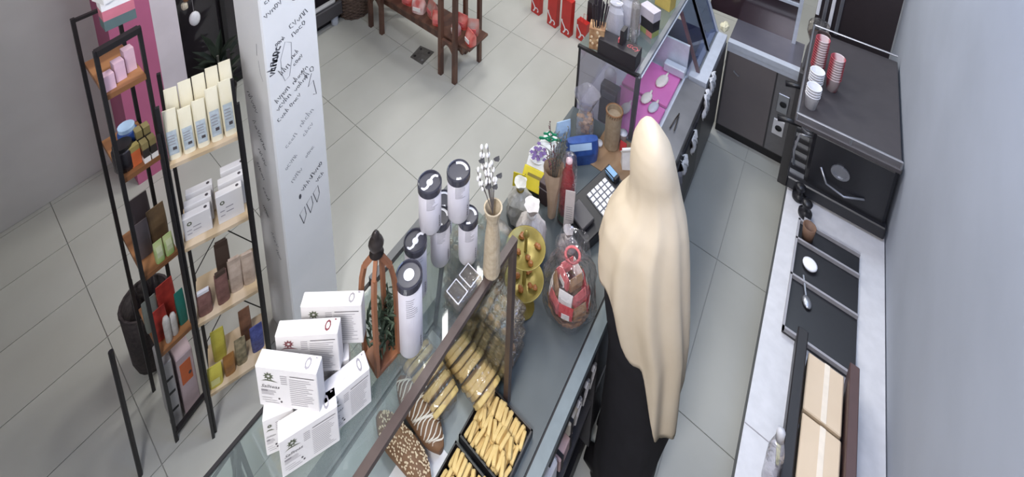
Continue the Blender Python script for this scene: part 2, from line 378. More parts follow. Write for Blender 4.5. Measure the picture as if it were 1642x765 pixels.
# ================================================================ cold display case at the far end of the counter
PK = mat('pink_tray_liner', (222, 128, 188), .35, c2=(214, 114, 178), scale=6)
LIL = mat('pale_lilac_liner', (208, 205, 214), .4)
t = thing('cold_display_case', 'glass cold display case with pink trays beside the back counter', 'display case', (-.7, 2.6, 0))
dy0, dy1 = 2.085, 3.19
MB().bx(-1.0, -.43, dy0, dy1, .10, .759).build('body', DARKG, t)
MB().bx(-.98, -.45, dy0+.01, dy1-.01, 0, .10).build('plinth', BLACK, t)
MB().bx(-1.0, -.55, dy0, dy1, .76, .775).build('well_floor', LIL, t)
MB().bx(-.56, -.55, dy0, 2.68, .775, D+.01).build('well_edge', PALEST, t)
MB().hexa([(-.55, dy0, .76), (-.43, dy0, .76), (-.43, 2.66, .76), (-.55, 2.66, .76), (-.55, dy0, D+.012), (-.43, dy0, D), (-.43, 2.66, D), (-.55, 2.66, D+.012)]).build('steel_ledge', mat('dull_steel_ledge', (140, 140, 144), .38, .5, c2=(120, 120, 125), scale=5), t)['label'] = 'dull steel work ledge on the staff side'
MB().bx(-.54, -.435, 2.68, dy1, .76, D+.02).build('door_rail', PALEST, t)['label'] = 'pale steel rail under the sliding doors'
TH = 1.2
MB().bar((-.99, dy0, .775), (-.99, dy0, TH), .010).build('post', BLACK, t)
MB().bar((-.66, dy0, .775), (-.655, dy0, TH), .022).build('post', mat('slate_post', (84, 84, 92), .4, .2), t)['label'] = 'slate grey staff side post'
MB().bar((-1.0, dy0, TH), (-.655, dy0, TH), .016).build('end_top_bar', BLACK, t)
MB().bar((-.66, dy0+.01, TH), (-.66, dy1, TH), .022).build('top_rail', mat('grey_rail', (132, 134, 138), .35, .3), t)
MB().bar((-.645, dy0+.01, TH-.012), (-.645, dy1, TH-.012), .006).build('rail_edge', PALEST, t)
MB().bx(-1.0, -.672, dy0+.01, dy1, TH-.004, TH+.004).build('top_pane', glass('grey_green_top_glass', (205, 216, 211), .25, haze=.25, hazec=(175, 186, 178)), t)
MB().bx(-.998, -.992, dy0+.01, dy1, .775, TH-.005).build('front_pane', glass('lilac_glass', (232, 232, 238), .10, haze=.08, hazec=(200, 196, 216)), t)
MB().bx(-.985, -.672, dy0-.003, dy0+.003, .775, TH-.01).build('end_pane', glass('hazy_lilac_glass', (236, 236, 240), .12, haze=.08, hazec=(206, 205, 212)), t)
MB().bx(-.99, -.56, 2.70, 2.715, .775, 1.0).build('divider', PALEST, t)
for k, (y0, y1) in enumerate([(2.74, 2.96), (2.96, dy1-.01)]):   # slanted sliding glass doors
    a, b = Vector((-.50, 0, D+.02)), Vector((-.645, 0, TH-.02))
    for y in (y0, y1): MB().bar((a.x, y, a.z), (b.x, y, b.z), .014, .02).build('door_stile', mat('brown_grey_stile', (112, 92, 96), .35, .3) if y == 2.74 else PALEST, t)
    MB().bar((a.x, y0, a.z), (a.x, y1, a.z), .012).build('door_foot', GREYM, t)
    MB().hexa([(a.x-.002, y0+.01, a.z), (a.x+.002, y0+.01, a.z), (a.x+.002, y1-.01, a.z), (a.x-.002, y1-.01, a.z), (b.x-.002, y0+.01, b.z), (b.x+.002, y0+.01, b.z), (b.x+.002, y1-.01, b.z), (b.x-.002, y1-.01, b.z)]).build('door_pane', glass('blue_door_glass', (196, 208, 230), .22), t)
MB().bx(-.97, -.57, 2.73, 3.17, .775, .80).build('dark_tray', mat('navy_tray', (52, 60, 86), .3), t)
MB().bx(-.97, -.80, 2.76, 3.1, .80, 1.0).build('back_ice_bin', mat('blue_grey_bin', (96, 108, 140), .3), t)
MB().bx(-.432, -.424, dy0+.05, 2.64, .2, .70).build('staff_panel', mat('charcoal_panel', (62, 60, 64), .5, c2=(50, 48, 54), scale=8), t)
MB().bx(-.426, -.418, dy0+.12, 2.5, .50, .70).build('recess', BLACK, t)
for k, (x0, x1, y0, y1) in enumerate([(-.85, -.575, 2.11, 2.38), (-.85, -.575, 2.40, 2.67)]):
    o = MB()
    o.hexa([(x0, y0, .777), (x1, y0, .777), (x1, y1, .777), (x0, y1, .777), (x0, y0, .80), (x1, y0, .80), (x1, y1, .80), (x0, y1, .80)])
    tag(o.build('pink_tray', PK, bevel=.004), ['glossy pink tray in the cold case, nearer to the veiled person', 'glossy pink tray in the cold case, nearer to the glass doors'][k], 'tray')
IVO = mat('ivory_spatula', (236, 222, 214), .4)
for k, (px, py, ln, rz, lab) in enumerate([(1037, 155, 24, 0, 'ivory oval spatula lying midway along the pink tray'), (1062, 128, 30, 0, 'larger ivory oval spatula at the far end of the pink trays'), (1048, 170, 18, 0, 'lilac white oval scoop on the steel side of the pink tray'),
                                          (1003, 172, 44, 0, 'long white oval tub standing against the shop side of the pink tray')]):
    p = at(px, py, .82)
    tt = thing('spatula', lab, 'spatula' if k < 3 else 'tub', (p.x, p.y, .80), rz=-.15)
    L = [.05, .06, .046, .05][k]; W = [.027, .03, .024, .026][k]
    MB().ell((0, 0, .012), (W, L, .012), 12, 8).build('blade', IVO if k != 2 else LIL, tt, local=True, smooth=True)
    MB().tube([(0, L*.7, .012), (0, L*1.25, .02)], [.008, .005], 8).build('handle', IVO, tt, local=True, smooth=True)
t = thing('dark_scale', 'dark upright box behind the hazy end glass of the cold case', 'box', (-.80, 2.13, .7755))
MB().bx(-.86, -.76, 2.10, 2.15, .7755, 1.02).build('box_body', DARKG, t, bevel=.004); MB().bx(-.85, -.77, 2.095, 2.10, .95, .99).build('pale_strip', STEEL, t)
t = thing('white_tub', 'tall white rounded tub standing by the shop side of the pink trays', 'tub', (-.885, 2.30, .776))
MB().lathe([(.03, 0), (.036, .02), (.034, .14), (.02, .17), (0, .175)], 18).build('tub_body', WHITEP, t, local=True, smooth=True)
p = at(1083, 108, .86); o = MB().bx(p.x-.07, p.x+.06, p.y-.005, p.y+.045, .801, .86); tag(o.build('steel_tub', PALEST, bevel=.006), 'small shiny steel tub at the end of the pink trays', 'tub')

# ================================================================ on the glass top: canisters, cartons, wooden lantern, willow vase, clamshells
GZ = GT+.0045
def canister(name, px, py, base, ptop, rad, lab, swirl):
    b = at(px, py, base); H = htop(b, ptop)-base
    t = thing('canister', lab, 'canister', b, face_cam(b)+.25, 'pale canisters on the glass case')
    MB().lathe([(rad*.93, 0), (rad, .006), (rad, H-.022)], 28).build('body', CANW, t, local=True, smooth=True)
    MB().lathe([(rad*1.0, H-.024), (rad*1.06, H-.022), (rad*1.06, H-.003), (rad*1.0, H), (rad*.93, H-.001), (rad*.9, H-.006), (0, H-.006)], 28).build('lid', LID, t, local=True)
    q = MB()
    for k in range(9):                                      # rows of small print round the front
        z = H*.82-k*H*.028; a0 = -pi/2-.55; a1 = a0+R.uniform(.5, 1.0)
        n = 6; rr = rad+.0006
        q.grid([[(rr*math.cos(a0+(a1-a0)*i/n), rr*math.sin(a0+(a1-a0)*i/n), zz) for i in range(n+1)] for zz in (z, z+.0022)])
    q.build('small_print', CANT, t, local=True)['kind'] = 'stuff'
    q = MB(); rr = rad+.0006
    for k in range(5):                                      # short upright line of characters
        a0 = -pi/2+.62; z = .018+k*.008
        q.grid([[(rr*math.cos(a), rr*math.sin(a), zz) for a in (a0, a0+.1)] for zz in (z, z+.005)])
    q.build('upright_print', PRINTD, t, local=True)['kind'] = 'stuff'
    if swirl == 1:
        MB().ribbon([(rad*.8*math.cos(a), rad*.8*math.sin(a)) for a in [x*.2-.2 for x in range(0, 10)]], rad*.28, Matrix.Translation((0, 0, H-.005))).build('lid_swirl', SWOOSH, t, local=True)
        MB().ribbon([(rad*.7*math.cos(a), rad*.7*math.sin(a)) for a in [x*.15+4.2 for x in range(0, 5)]], rad*.2, Matrix.Translation((0, 0, H-.005))).build('lid_mark', SWOOSH, t, local=True)
    elif swirl == 2:
        MB().ribbon([(rad*x, rad*.42*math.sin(x*3.0)) for x in [-.85, -.6, -.35, -.15, 0, .15, .35, .6, .85]], rad*.22, Matrix.Translation((0, 0, H-.005))).build('lid_swirl', SWOOSH, t, local=True)
        MB().lathe([(rad*.28, H-.0055), (rad*.28, H-.0045), (0, H-.0045)], 14).build('lid_mark', SWOOSH, t, local=True)
    else:
        MB().lathe([(rad*.42, H-.0055), (rad*.42, H-.0045), (0, H-.0045)], 18).build('lid_sticker', SWOOSH, t, local=True)
    return t
canister('c', 659, 551, GZ, 438, .0305, 'pale canister nearest the white cartons, white sticker on its black lid', 3)
canister('c', 668, 466, GZ, 384, .029, 'pale canister second from the white cartons, behind the sticker lidded one', 2)
canister('c', 706, 413, GZ, 346, .028, 'pale canister in the lower row with its lid half hidden under the two upper canisters', 1)
canister('c', 750, 410, GZ, 344, .0275, 'pale canister at the right end of the lower row next to the willow vase', 1)
canister('c', 711, 372, GZ, 318, .026, 'pale canister mostly hidden behind the two upper canisters', 1)
canister('c', 690, 360, GZ+.178, 290, .0305, 'upper pale canister on the left with an S shaped white swirl on its lid', 2)
canister('c', 735, 342, GZ+.178, 272, .0305, 'upper pale canister on the right, topmost, with a curved white mark on its lid', 1)

def carton(pA, pB, h, H, dep, lab, logo, shade=0):
    """flat white carton: pA, pB are the pixels of its upper front edge at height h"""
    A = at(pA[0], pA[1], h); B = at(pB[0], pB[1], h); W = (B-A).length; x = (B-A).normalized(); y = Vector((-x.y, x.x, 0))
    c = (A+B)/2; rz = math.atan2(x.y, x.x)
    t = thing('tea_carton', lab, 'carton', (c.x, c.y, h-H+.0003), rz, 'white cartons stacked on the glass case')
    MB().bx(-W/2, W/2, 0, dep, 0, H).build('carton_body', WHITE, t, local=True, bevel=.0015)
    F = Matrix(((1, 0, 0, -W/2), (0, 0, -1, -.0006), (0, 1, 0, 0), (0, 0, 0, 1)))      # front face, x right, y up
    T = Matrix(((1, 0, 0, -W/2), (0, 1, 0, 0), (0, 0, 1, H+.0006), (0, 0, 0, 1)))
    k = W/.13; v = H/.105
    leafm = BERRY if logo == 2 else LEAFP
    e = MB()
    for a in range(9):                                      # printed plant emblem
        an = a/9*2*pi+.3; r0 = .0085*k
        cxx, cyy = .027*k+r0*.7*math.cos(an), .083*v+r0*.75*math.sin(an)
        e.add([F @ Vector(p) for p in [(cxx-.004*k*math.cos(an), cyy-.004*k*math.sin(an), 0), (cxx-.0025*k*math.sin(an), cyy+.0025*k*math.cos(an), 0), (cxx+.006*k*math.cos(an), cyy+.006*k*math.sin(an), 0), (cxx+.0025*k*math.sin(an), cyy-.0025*k*math.cos(an), 0)]], [(0, 1, 2, 3)])
    e.add([F @ Vector(p) for p in [(.010*k, .069*v, 0), (.020*k, .074*v, 0), (.034*k, .073*v, 0), (.046*k, .068*v, 0), (.034*k, .070*v, 0), (.020*k, .071*v, 0)]], [(0, 1, 2, 3, 4, 5)])
    e.build('plant_emblem', leafm, t, local=True)
    tv, tf = text('Sallteas', .0135*k, .35)
    e = MB(); e.add([F @ Vector((p.x+.008*k, p.y+.052*v, .0001)) for p in tv], tf); e.build('carton_lettering', PRINTD, t, local=True)
    e = MB()
    def ln(x0, x1, yy, th): e.add([F @ Vector(p) for p in [(x0*k, yy*v, 0), (x1*k, yy*v, 0), (x1*k, (yy+th)*v, 0), (x0*k, (yy+th)*v, 0)]], [(0, 1, 2, 3)])
    for a in range(14): ln(.070+.0, .070+R.uniform(.035, .052), .080-a*.0052, .0013)
    for a in range(5): ln(.052, .066, .086-a*.005, .0016)
    for a in range(4): ln(.008, .034+R.uniform(0, .008), .044-a*.0035, .0012)
    ln(.008, .022, .0425, .004); ln(.008, .03, .024, .001); ln(.008, .04, .018, .001); ln(.014, .044, .012, .0012)
    e.build('small_print', PRINT, t, local=True)['kind'] = 'stuff'
    e = MB(); ln(.072, .124, .0875, .0018)
    for q in ((.045, .025), (.049, .017)): e.add([F @ Vector((q[0]*k+.0022*math.cos(b), q[1]*v+.0028*math.sin(b), 0)) for b in [i*pi/4 for i in range(8)]], [tuple(range(8))])
    e.build('dark_print_line', PRINTD, t, local=True)
    e = MB(); cxx, cyy = W*.82, dep*.5
    for a in range(8):
        b0, b1 = a*pi/4, (a+1)*pi/4
        e.add([T @ Vector((cxx+r*.0065*k*math.cos(b), cyy+r*.36*dep*math.sin(b), 0)) for r, b in ((1, b0), (1, b1), (.6, b1), (.6, b0))], [(0, 1, 2, 3)])
    e.add([T @ Vector(p) for p in [(cxx+.012*k, cyy+.3*dep, 0), (cxx+.018*k, cyy+.33*dep, 0), (cxx+.012*k, cyy+.42*dep, 0)]], [(0, 1, 2)])
    e.build('top_emblem', leafm if logo == 2 else PRINT, t, local=True)
    e = MB(); tv, tf = text('Sallteas', .009*k, .3); e.add([T @ Vector((p.x+W*.38, p.y+dep*.35, 0)) for p in tv], tf); e.build('top_lettering', mat('pale_print', (205, 203, 206), .8), t, local=True)
    return t
UB = GZ+.1155
carton((408, 587), (507, 600), UB+.122, .122, .028, 'upright white carton at the front of the upper row, nearest the camera', 1)
carton((440, 540), (541, 534), UB+.122, .122, .028, 'upright white carton in the middle of the upper row with a reddish emblem', 2)
carton((481, 492), (579, 489), UB+.126, .126, .028, 'upright white carton at the back of the upper row beside the wooden lantern', 1)
carton((446, 711), (541, 651), GZ+.115, .115, .034, 'white carton at the front of the lower row turned towards the aisle', 1)
carton((520, 650), (593, 590), GZ+.115, .115, .038, 'white carton at the right of the lower row under the wooden lantern side', 1)
carton((420, 676), (470, 655), GZ+.115, .115, .05, 'white carton at the left of the lower row under the foremost upright carton', 1)
carton((500, 600), (560, 575), GZ+.115, .115, .06, 'white carton at the back of the lower row carrying the rearmost upright carton', 1)

# wooden lantern with rosemary
b = at(612, 566, GZ); Hl = htop(b, 405)-GZ
LW = mat('lantern_brown_wood', (136, 88, 58), .5, c2=(108, 68, 46), scale=4, wave=True)
t = thing('wooden_lantern', 'brown wooden lantern frame with dark knob top and rosemary sprigs on the glass case', 'lantern', b, face_cam(b)+.5)
w_ = .034
MB().bx(-w_, w_, -w_, w_, 0, .014).build('base', LW, t, local=True, bevel=.002)
for a in range(4):
    c, s = math.cos(a*pi/2+pi/4), math.sin(a*pi/2+pi/4); pts = []
    for i in range(9):
        u = i/8; r = w_*1.22*(1 if u < .55 else math.sqrt(max(0, 1-((u-.55)/.45)**2))*.9+.1)
        pts.append((c*r, s*r, .012+u*(Hl-.012)))
    q = MB()
    for i in range(8): q.bar(pts[i], pts[i+1], .009, .011)
    q.build('bent_slat', LW, t, local=True)
DKN = mat('dark_bronze', (52, 46, 44), .35, .4)
MB().lathe([(.006, Hl-.004), (.017, Hl), (.008, Hl+.006), (.015, Hl+.018), (.018, Hl+.03), (.014, Hl+.042), (.006, Hl+.05), (.009, Hl+.057), (.004, Hl+.066), (0, Hl+.068)], 14).build('knob', DKN, t, local=True, smooth=True)
q = MB()
for i in range(120):
    a = R.uniform(0, 2*pi); rr = R.uniform(0, .028); z = R.uniform(.02, .14); p = Vector((rr*math.cos(a), rr*math.sin(a), z))
    d = Vector((R.uniform(-1, 1), R.uniform(-1, 1), R.uniform(.2, 1.2))).normalized()*.032
    q.leaf(p, p+d, .006)
HERB = mat('dull_herb_green', (78, 92, 74), .7, c2=(58, 74, 58))
q.build('dried_herbs', HERB, t, local=True)['kind'] = 'stuff'
b2 = at(632, 560, GZ)
t = thing('rosemary_bundle', 'loose rosemary sprigs standing between the wooden lantern and the nearest canister', 'herb', b2)
for i in range(9):
    tip = at(R.uniform(620, 640), R.uniform(440, 500), GZ+.12); st = b2+Vector((R.uniform(-.01, .01), R.uniform(-.01, .01), 0)); q = MB().tube([st, st.lerp(tip, .5)+Vector((0, 0, .01)), tip], .0012, 5)
    for k in range(22):
        u = k/22; p = st.lerp(tip, u); d = Vector((R.uniform(-1, 1), R.uniform(-1, 1), .6)).normalized()*.018; q.leaf(p, p+d, .004)
    q.build('sprig', HERB, t)

# willow vase
b = at(788, 436, GZ); Hn = htop(b, 332)-GZ
BURL = mat('burlap_wrap', (188, 174, 150), .85, c2=(164, 148, 122), scale=60, bump=.5)
t = thing('willow_vase', 'burlap wrapped vase of white budded willow twigs behind the canisters', 'vase', b)
MB().lathe([(.022, 0), (.025, .01), (.022, Hn*.5), (.016, Hn*.8), (.026, Hn), (.022, Hn), (.012, Hn*.8)], 16).build('wrap', BURL, t, local=True)
BUD = mat('white_bud', (242, 240, 238), .6); TW = mat('grey_twig', (92, 86, 84), .7); GL = mat('slate_leaf', (86, 86, 90), .6)
for i, (px, py) in enumerate([(772, 234), (782, 234), (770, 246), (783, 250), (764, 272), (776, 268), (790, 262), (768, 286), (786, 282), (793, 288), (779, 262)]):
    h = htop(b, py+0)-GZ; tip = at(px, py, GZ+h*.98)-b; st = Vector((0, 0, Hn*.9))
    q = MB().tube([st, st.lerp(tip, .5)+Vector((0, 0, .006)), tip], .0011, 5); tw = q.build('twig', TW, t, local=True)
    q = MB()
    for u in (1.0, .86, .70): p = st.lerp(tip, u); q.ell(p+Vector((R.uniform(-.004, .004), R.uniform(-.004, .004), 0)), (.0042, .0042, .0085), 8, 6)
    q.build('bud', BUD, tw, local=True, smooth=True)
for i, (px, py) in enumerate([(796, 255), (772, 258), (793, 300), (800, 282), (782, 300)]):
    h = htop(b, py)-GZ; p = at(px, py, GZ+h)-b
    MB().leaf(p-Vector((.006, 0, .012)), p+Vector((.006, .004, .012)), .016, nrm=(.6, -.8, .3)).build('leaf', GL, t, local=True)

# clear clamshell packs
COOK = mat('brown_cookie', (178, 146, 108), .8, c2=(142, 110, 76), scale=50)
def clamshell(name, W, L, H, label, loc, rz, group):
    t = thing('clamshell_pack', label, 'pack', loc, rz, group)
    q = MB().hexa([(-W/2*.86, -L/2*.86, 0), (W/2*.86, -L/2*.86, 0), (W/2*.86, L/2*.86, 0), (-W/2*.86, L/2*.86, 0), (-W/2, -L/2, H*.55), (W/2, -L/2, H*.55), (W/2, L/2, H*.55), (-W/2, L/2, H*.55)])
    q.build('clear_tray', CLEAR, t, local=True, bevel=.004)
    q = MB().hexa([(-W/2, -L/2, H*.56), (W/2, -L/2, H*.56), (W/2, L/2, H*.56), (-W/2, L/2, H*.56), (-W/2*.84, -L/2*.84, H), (W/2*.84, -L/2*.84, H), (W/2*.84, L/2*.84, H), (-W/2*.84, L/2*.84, H)])
    q.build('clear_lid', CLEAR, t, local=True, bevel=.004)
    return t
c = at(743, 457, GZ+.02)
t = clamshell('x', .062, .10, .026, 'small empty clear clamshell box lying on the glass top below the canisters', (c.x, c.y, GZ), -.05, 'clear packs')
for y in (-.024, .024):
    q = MB()
    for a, b_ in (((-.022, y-.018), (.022, y-.018)), ((.022, y-.018), (.022, y+.018)), ((.022, y+.018), (-.022, y+.018)), ((-.022, y+.018), (-.022, y-.018))): q.tube([(a[0], a[1], .027), (b_[0], b_[1], .027)], .0013, 5)
    q.build('raised_rim', SWOOSH, t, local=True)
base = clamshell('x', .135, .125, .06, 'clear cookie pack, lowest of the front stack past the glass case', (-.70, 1.005, D), 0, 'clear cookie packs past the glass case')
for i in range(10):
    x, y = -.045+.03*(i % 4), -.038+.034*(i//4)
    MB().ell((x, y, .022), (.016, .014, .018), 8, 5, .08).build('cookie', COOK, base, local=True)
rows = ['second', 'third', 'fourth', 'fifth', 'sixth']
for k in range(1, 4): dup(base, (-.70+R.uniform(-.006, .006), 1.005+R.uniform(-.004, .004), D+.0605*k), R.uniform(-.06, .06), 'clear cookie pack, %s from the bottom of the front stack past the glass case' % rows[k-1])
for k in range(0, 7): dup(base, (-.86+R.uniform(-.004, .004), 1.005+R.uniform(-.004, .004), D+.0605*k), R.uniform(-.04, .04), 'clear cookie pack, %s from the bottom of the shop side stack past the case' % (['first']+rows+['seventh'])[k])
for k in range(0, 5): dup(base, (-.855+R.uniform(-.006, .006), 1.14+R.uniform(-.004, .004), D+.0605*k), R.uniform(-.06, .06), 'clear cookie pack, %s from the bottom of the rear stack past the case' % (['first']+rows)[k])

# ================================================================ inside the glass case: loaves, sliced bread, biscuits
BRD = mat('brown_loaf_crust', (140, 104, 74), .65, c2=(112, 80, 54), scale=14, bump=.4)
SEED = mat('pale_seed', (226, 204, 170), .7); ICE = mat('white_icing', (240, 230, 214), .5)
def loaf(pa, pb, h, wid, lab, kind):
    A = at(*pa, h); B = at(*pb, h); c = (A+B)/2; L = (B-A).length; rz = math.atan2(B.y-A.y, B.x-A.x)
    t = thing('loaf', lab, 'bread', (c.x, c.y, D+.012), rz)
    rings = []
    for i in range(15):
        u = -1+2*i/14; s_ = max(.12, (1-abs(u)**3.2))**.6
        rings.append([(u*L/2, math.cos(a)*wid/2*s_*(1+.04*math.sin(5*u+a)), .028+math.sin(a)*.03*s_ if math.sin(a) > 0 else .028+math.sin(a)*.026) for a in [2*pi*k/14 for k in range(14)]])
    MB().loft(rings).build('crust', BRD, t, local=True, smooth=True)
    q = MB()
    if kind == 'seed':
        for i in range(280):
            u = R.uniform(-.9, .9); a = R.uniform(.45, pi-.45); s_ = (1-abs(u)**3.2)**.6
            p = Vector((u*L/2, math.cos(a)*wid/2*s_, .029+math.sin(a)*.031*s_)); q.ell(p, (.0035, .0022, .0014), 5, 3)
        q.build('seeds', SEED, t, local=True)['kind'] = 'stuff'
    else:
        for i in range(20):
            u = -.86+1.72*i/19; s_ = (1-abs(u)**3.2)**.6
            pts = []
            for j in range(7):
                a = .5+(pi-1)*j/6; pts.append((u*L/2+.008*math.sin(j*.9+i), math.cos(a)*wid/2*s_, .0295+math.sin(a)*.031*s_))
            q.tube(pts, .0022, 5)
        q.build('icing_drizzle', ICE, t, local=True, smooth=True)['kind'] = 'stuff'
    return t
loaf((606, 662), (688, 768), D+.05, .074, 'long brown loaf covered with pale seeds, nearest the shop side in the glass case', 'seed')
loaf((640, 604), (708, 716), D+.05, .076, 'long brown loaf striped with white icing in the glass case', 'ice')
wp = MB().bx(-.80, -.665, .53, .72, D+.001, D+.005); tag(wp.build('paper_sheet', PAPER), 'sheet of white baking paper beside the iced loaf in the glass case', 'paper')
BRS = mat('yellow_bread', (232, 208, 144), .7, c2=(216, 184, 114), scale=10, bump=.3); CRU = mat('golden_crust', (190, 142, 78), .7)
def sliced(pa, pb, lab):
    A = at(*pa, D+.06); B = at(*pb, D+.06); c = (A+B)/2; L = (B-A).length; rz = math.atan2(B.y-A.y, B.x-A.x)
    t = thing('sliced_bread', lab, 'bread', (c.x, c.y, D+.012), rz)
    n = 9
    proto = None
    for i in range(n):
        x = -L/2+L*(i+.5)/n; tilt = R.uniform(.25, .5)
        prof = [(-.044, 0), (.044, 0), (.05, .03), (.048, .066), (.03, .082), (-.03, .082), (-.048, .066), (-.05, .03)]
        M = Matrix.Translation((x, R.uniform(-.004, .004), 0)) @ Matrix.Rotation(tilt, 4, 'Y') @ Matrix(((0, 0, 1, -L/n*.42), (1, 0, 0, 0), (0, 1, 0, 0), (0, 0, 0, 1)))
        MB().prism(prof, 0, L/n*.8, M).build('slice', BRS, t, local=True, bevel=.003)
    rings = []
    for i in range(9):
        u = -1+2*i/8; s_ = .55+.45*(1-u**6)
        rings.append([(u*(L/2+.03), math.cos(a)*.057*s_*(1+R.uniform(-.06, .06)), .042+math.sin(a)*(.056 if math.sin(a) > 0 else .04)*s_*(1+R.uniform(-.05, .05))) for a in [2*pi*k/14 for k in range(14)]])
    MB().loft(rings).build('clear_wrap', CELLO, t, local=True, smooth=True)
    return t
sliced((662, 558), (712, 640), 'clear wrapped sliced yellow bread on the shop side of the brown bar')
sliced((724, 540), (780, 622), 'clear wrapped sliced yellow bread on the staff side of the brown bar')
TRB = mat('black_tray', (40, 34, 34), .35)
def tray(c, sx, sy, rz, lab, name='biscuit_tray', m=TRB, hh=.03):
    t = thing(name, lab, 'tray', (c[0], c[1], D+.001), rz)
    MB().bx(-sx/2, sx/2, -sy/2, sy/2, 0, .004).build('base', m, t, local=True)
    for k, (a, b, c_, d) in enumerate([(-sx/2, sx/2, -sy/2, -sy/2+.005), (-sx/2, sx/2, sy/2-.005, sy/2), (-sx/2, -sx/2+.005, -sy/2, sy/2), (sx/2-.005, sx/2, -sy/2, sy/2)]):
        MB().bx(a, b, c_, d, .004, hh).build('rim', m, t, local=True)
    return t
BIS = mat('golden_biscuit', (230, 202, 138), .7, c2=(214, 180, 110), scale=25, bump=.2)
def biscuits(c, sx, sy, rz, nx, ny, lab, grp, z0=D+.0065):
    M0 = Matrix.Translation((c[0], c[1], z0)) @ Matrix.Rotation(rz, 4, 'Z'); proto = None
    L = sy/ny*1.04; W = sx/nx
    for lay in range(2):
        for i in range(nx-lay*2):
            for j in range(ny):
                if lay and R.random() < .25: continue
                x = -sx/2+W*(i+.5+lay)+R.uniform(-.002, .002); y = -sy/2+sy/ny*(j+.5)+R.uniform(-.006, .006)
                M = M0 @ Matrix.Translation((x, y, .014+lay*.022)) @ Matrix.Rotation(R.uniform(-.22, .22)+(.35 if lay and R.random() < .3 else 0), 4, 'Z') @ Matrix.Rotation(R.uniform(-.08, .12), 4, 'X') @ Matrix.Rotation(R.uniform(-.3, .3), 4, 'Y')
                if proto is None:
                    prof = [(-L/2, -.004), (-L/2+.006, -.010), (L/2-.006, -.010), (L/2, -.004), (L/2, .006), (L/2-.007, .0105), (-L/2+.007, .0105), (-L/2, .006)]
                    q = MB().prism([(p[0], p[1]) for p in prof], -.0058, .0058, Matrix(((0, 0, 1, 0), (1, 0, 0, 0), (0, 1, 0, 0), (0, 0, 0, 1))))
                    o = q.build('biscuit', BIS, bevel=.0018); proto = o
                else: o = proto.copy(); COL.objects.link(o)
                o.location = M.to_translation(); o.rotation_euler = M.to_euler(); tag(o, lab, 'biscuit', grp)
    return
tc1, tc2 = (-.588, .836), (-.588, .672)
tray(tc1, .182, .150, 0, 'larger black tray heaped with golden biscuits at the foot of the brown post', hh=.034)
tray(tc2, .182, .150, 0, 'black tray of golden biscuits next to the white paper, cut by the photo edge', hh=.034)
biscuits(tc1, .160, .132, 0, 12, 3, 'golden oblong biscuit heaped in the black tray at the brown post', 'biscuits in the tray at the post')
biscuits(tc2, .160, .132, 0, 12, 3, 'golden oblong biscuit in the black tray next to the white paper', 'biscuits in the tray beside the paper')
q = tray((-.775, .44), .15, .15, 0, 'white tray of iced sweets in the glass case below the seeded loaf', 'sweets_tray', WHITEP, .02)
SWT = mat('powdered_sweet', (236, 226, 206), .8, c2=(214, 190, 150), scale=40); GRN = mat('pistachio_pastry', (150, 146, 84), .7, c2=(120, 118, 60), scale=30)
p0 = None
for i in range(4):
    for j in range(3):
        x, y = -.826+.034*i, .395+.038*j
        if p0 is None: o = p0 = MB().ell((0, 0, .012), (.015, .017, .014), 8, 6, .08).build('iced_sweet', SWT)
        else: o = p0.copy(); COL.objects.link(o)
        o.location = (x, y, D+.0055); tag(o, 'small white iced sweet in the white tray', 'sweet', 'iced sweets in the white tray')
for i in range(2):
    o = MB().tube([(-.685, .43+.05*i, D+.0135), (-.65, .455+.05*i, D+.0145), (-.625, .47+.05*i, D+.0135)], [.008, .0115, .008], 8).build('pistachio_pastry', GRN)
    tag(o, ['green brown pastry roll beside the white sweets tray, nearer the camera', 'green brown pastry roll beside the white sweets tray, further from the camera'][i], 'pastry')

# ================================================================ counter goods between the glass case and the cold case
GOLD = mat('gold_plate', (160, 144, 78), .32, .35, c2=(140, 124, 60), scale=6); CARM = mat('caramel_sweet', (176, 116, 62), .4, c2=(140, 84, 44), scale=40)
g = Vector((-.712, 1.165, D))
t = thing('tiered_stand', 'gold two tier plate stand holding caramel sweets behind the brown post', 'stand', g)
MB().lathe([(.045, 0), (.045, .006), (.008, .012), (.006, .36), (.012, .37), (.006, .39), (0, .39)], 16).build('stem', GOLD, t, local=True, smooth=True)
for z in (.13, .29):
    MB().lathe([(.008, z), (.054, z), (.072, z+.018), (.075, z+.018), (.056, z-.004), (.008, z-.004)], 28).build('plate', GOLD, t, local=True, smooth=True)
for i in range(16):
    z = (.13, .29)[i % 2]; a = i*.8; r = R.uniform(.024, .05)
    o = MB().ell((0, 0, 0), (.011, .009, .009), 7, 5, .15).build('caramel_sweet', CARM)
    o.location = (g.x+r*math.cos(a), g.y+r*math.sin(a), D+z+.0095); tag(o, 'caramel sweet on the %s plate of the gold stand' % ('lower', 'upper')[i % 2], 'sweet', 'caramels on the %s gold plate' % ('lower', 'upper')[i % 2])

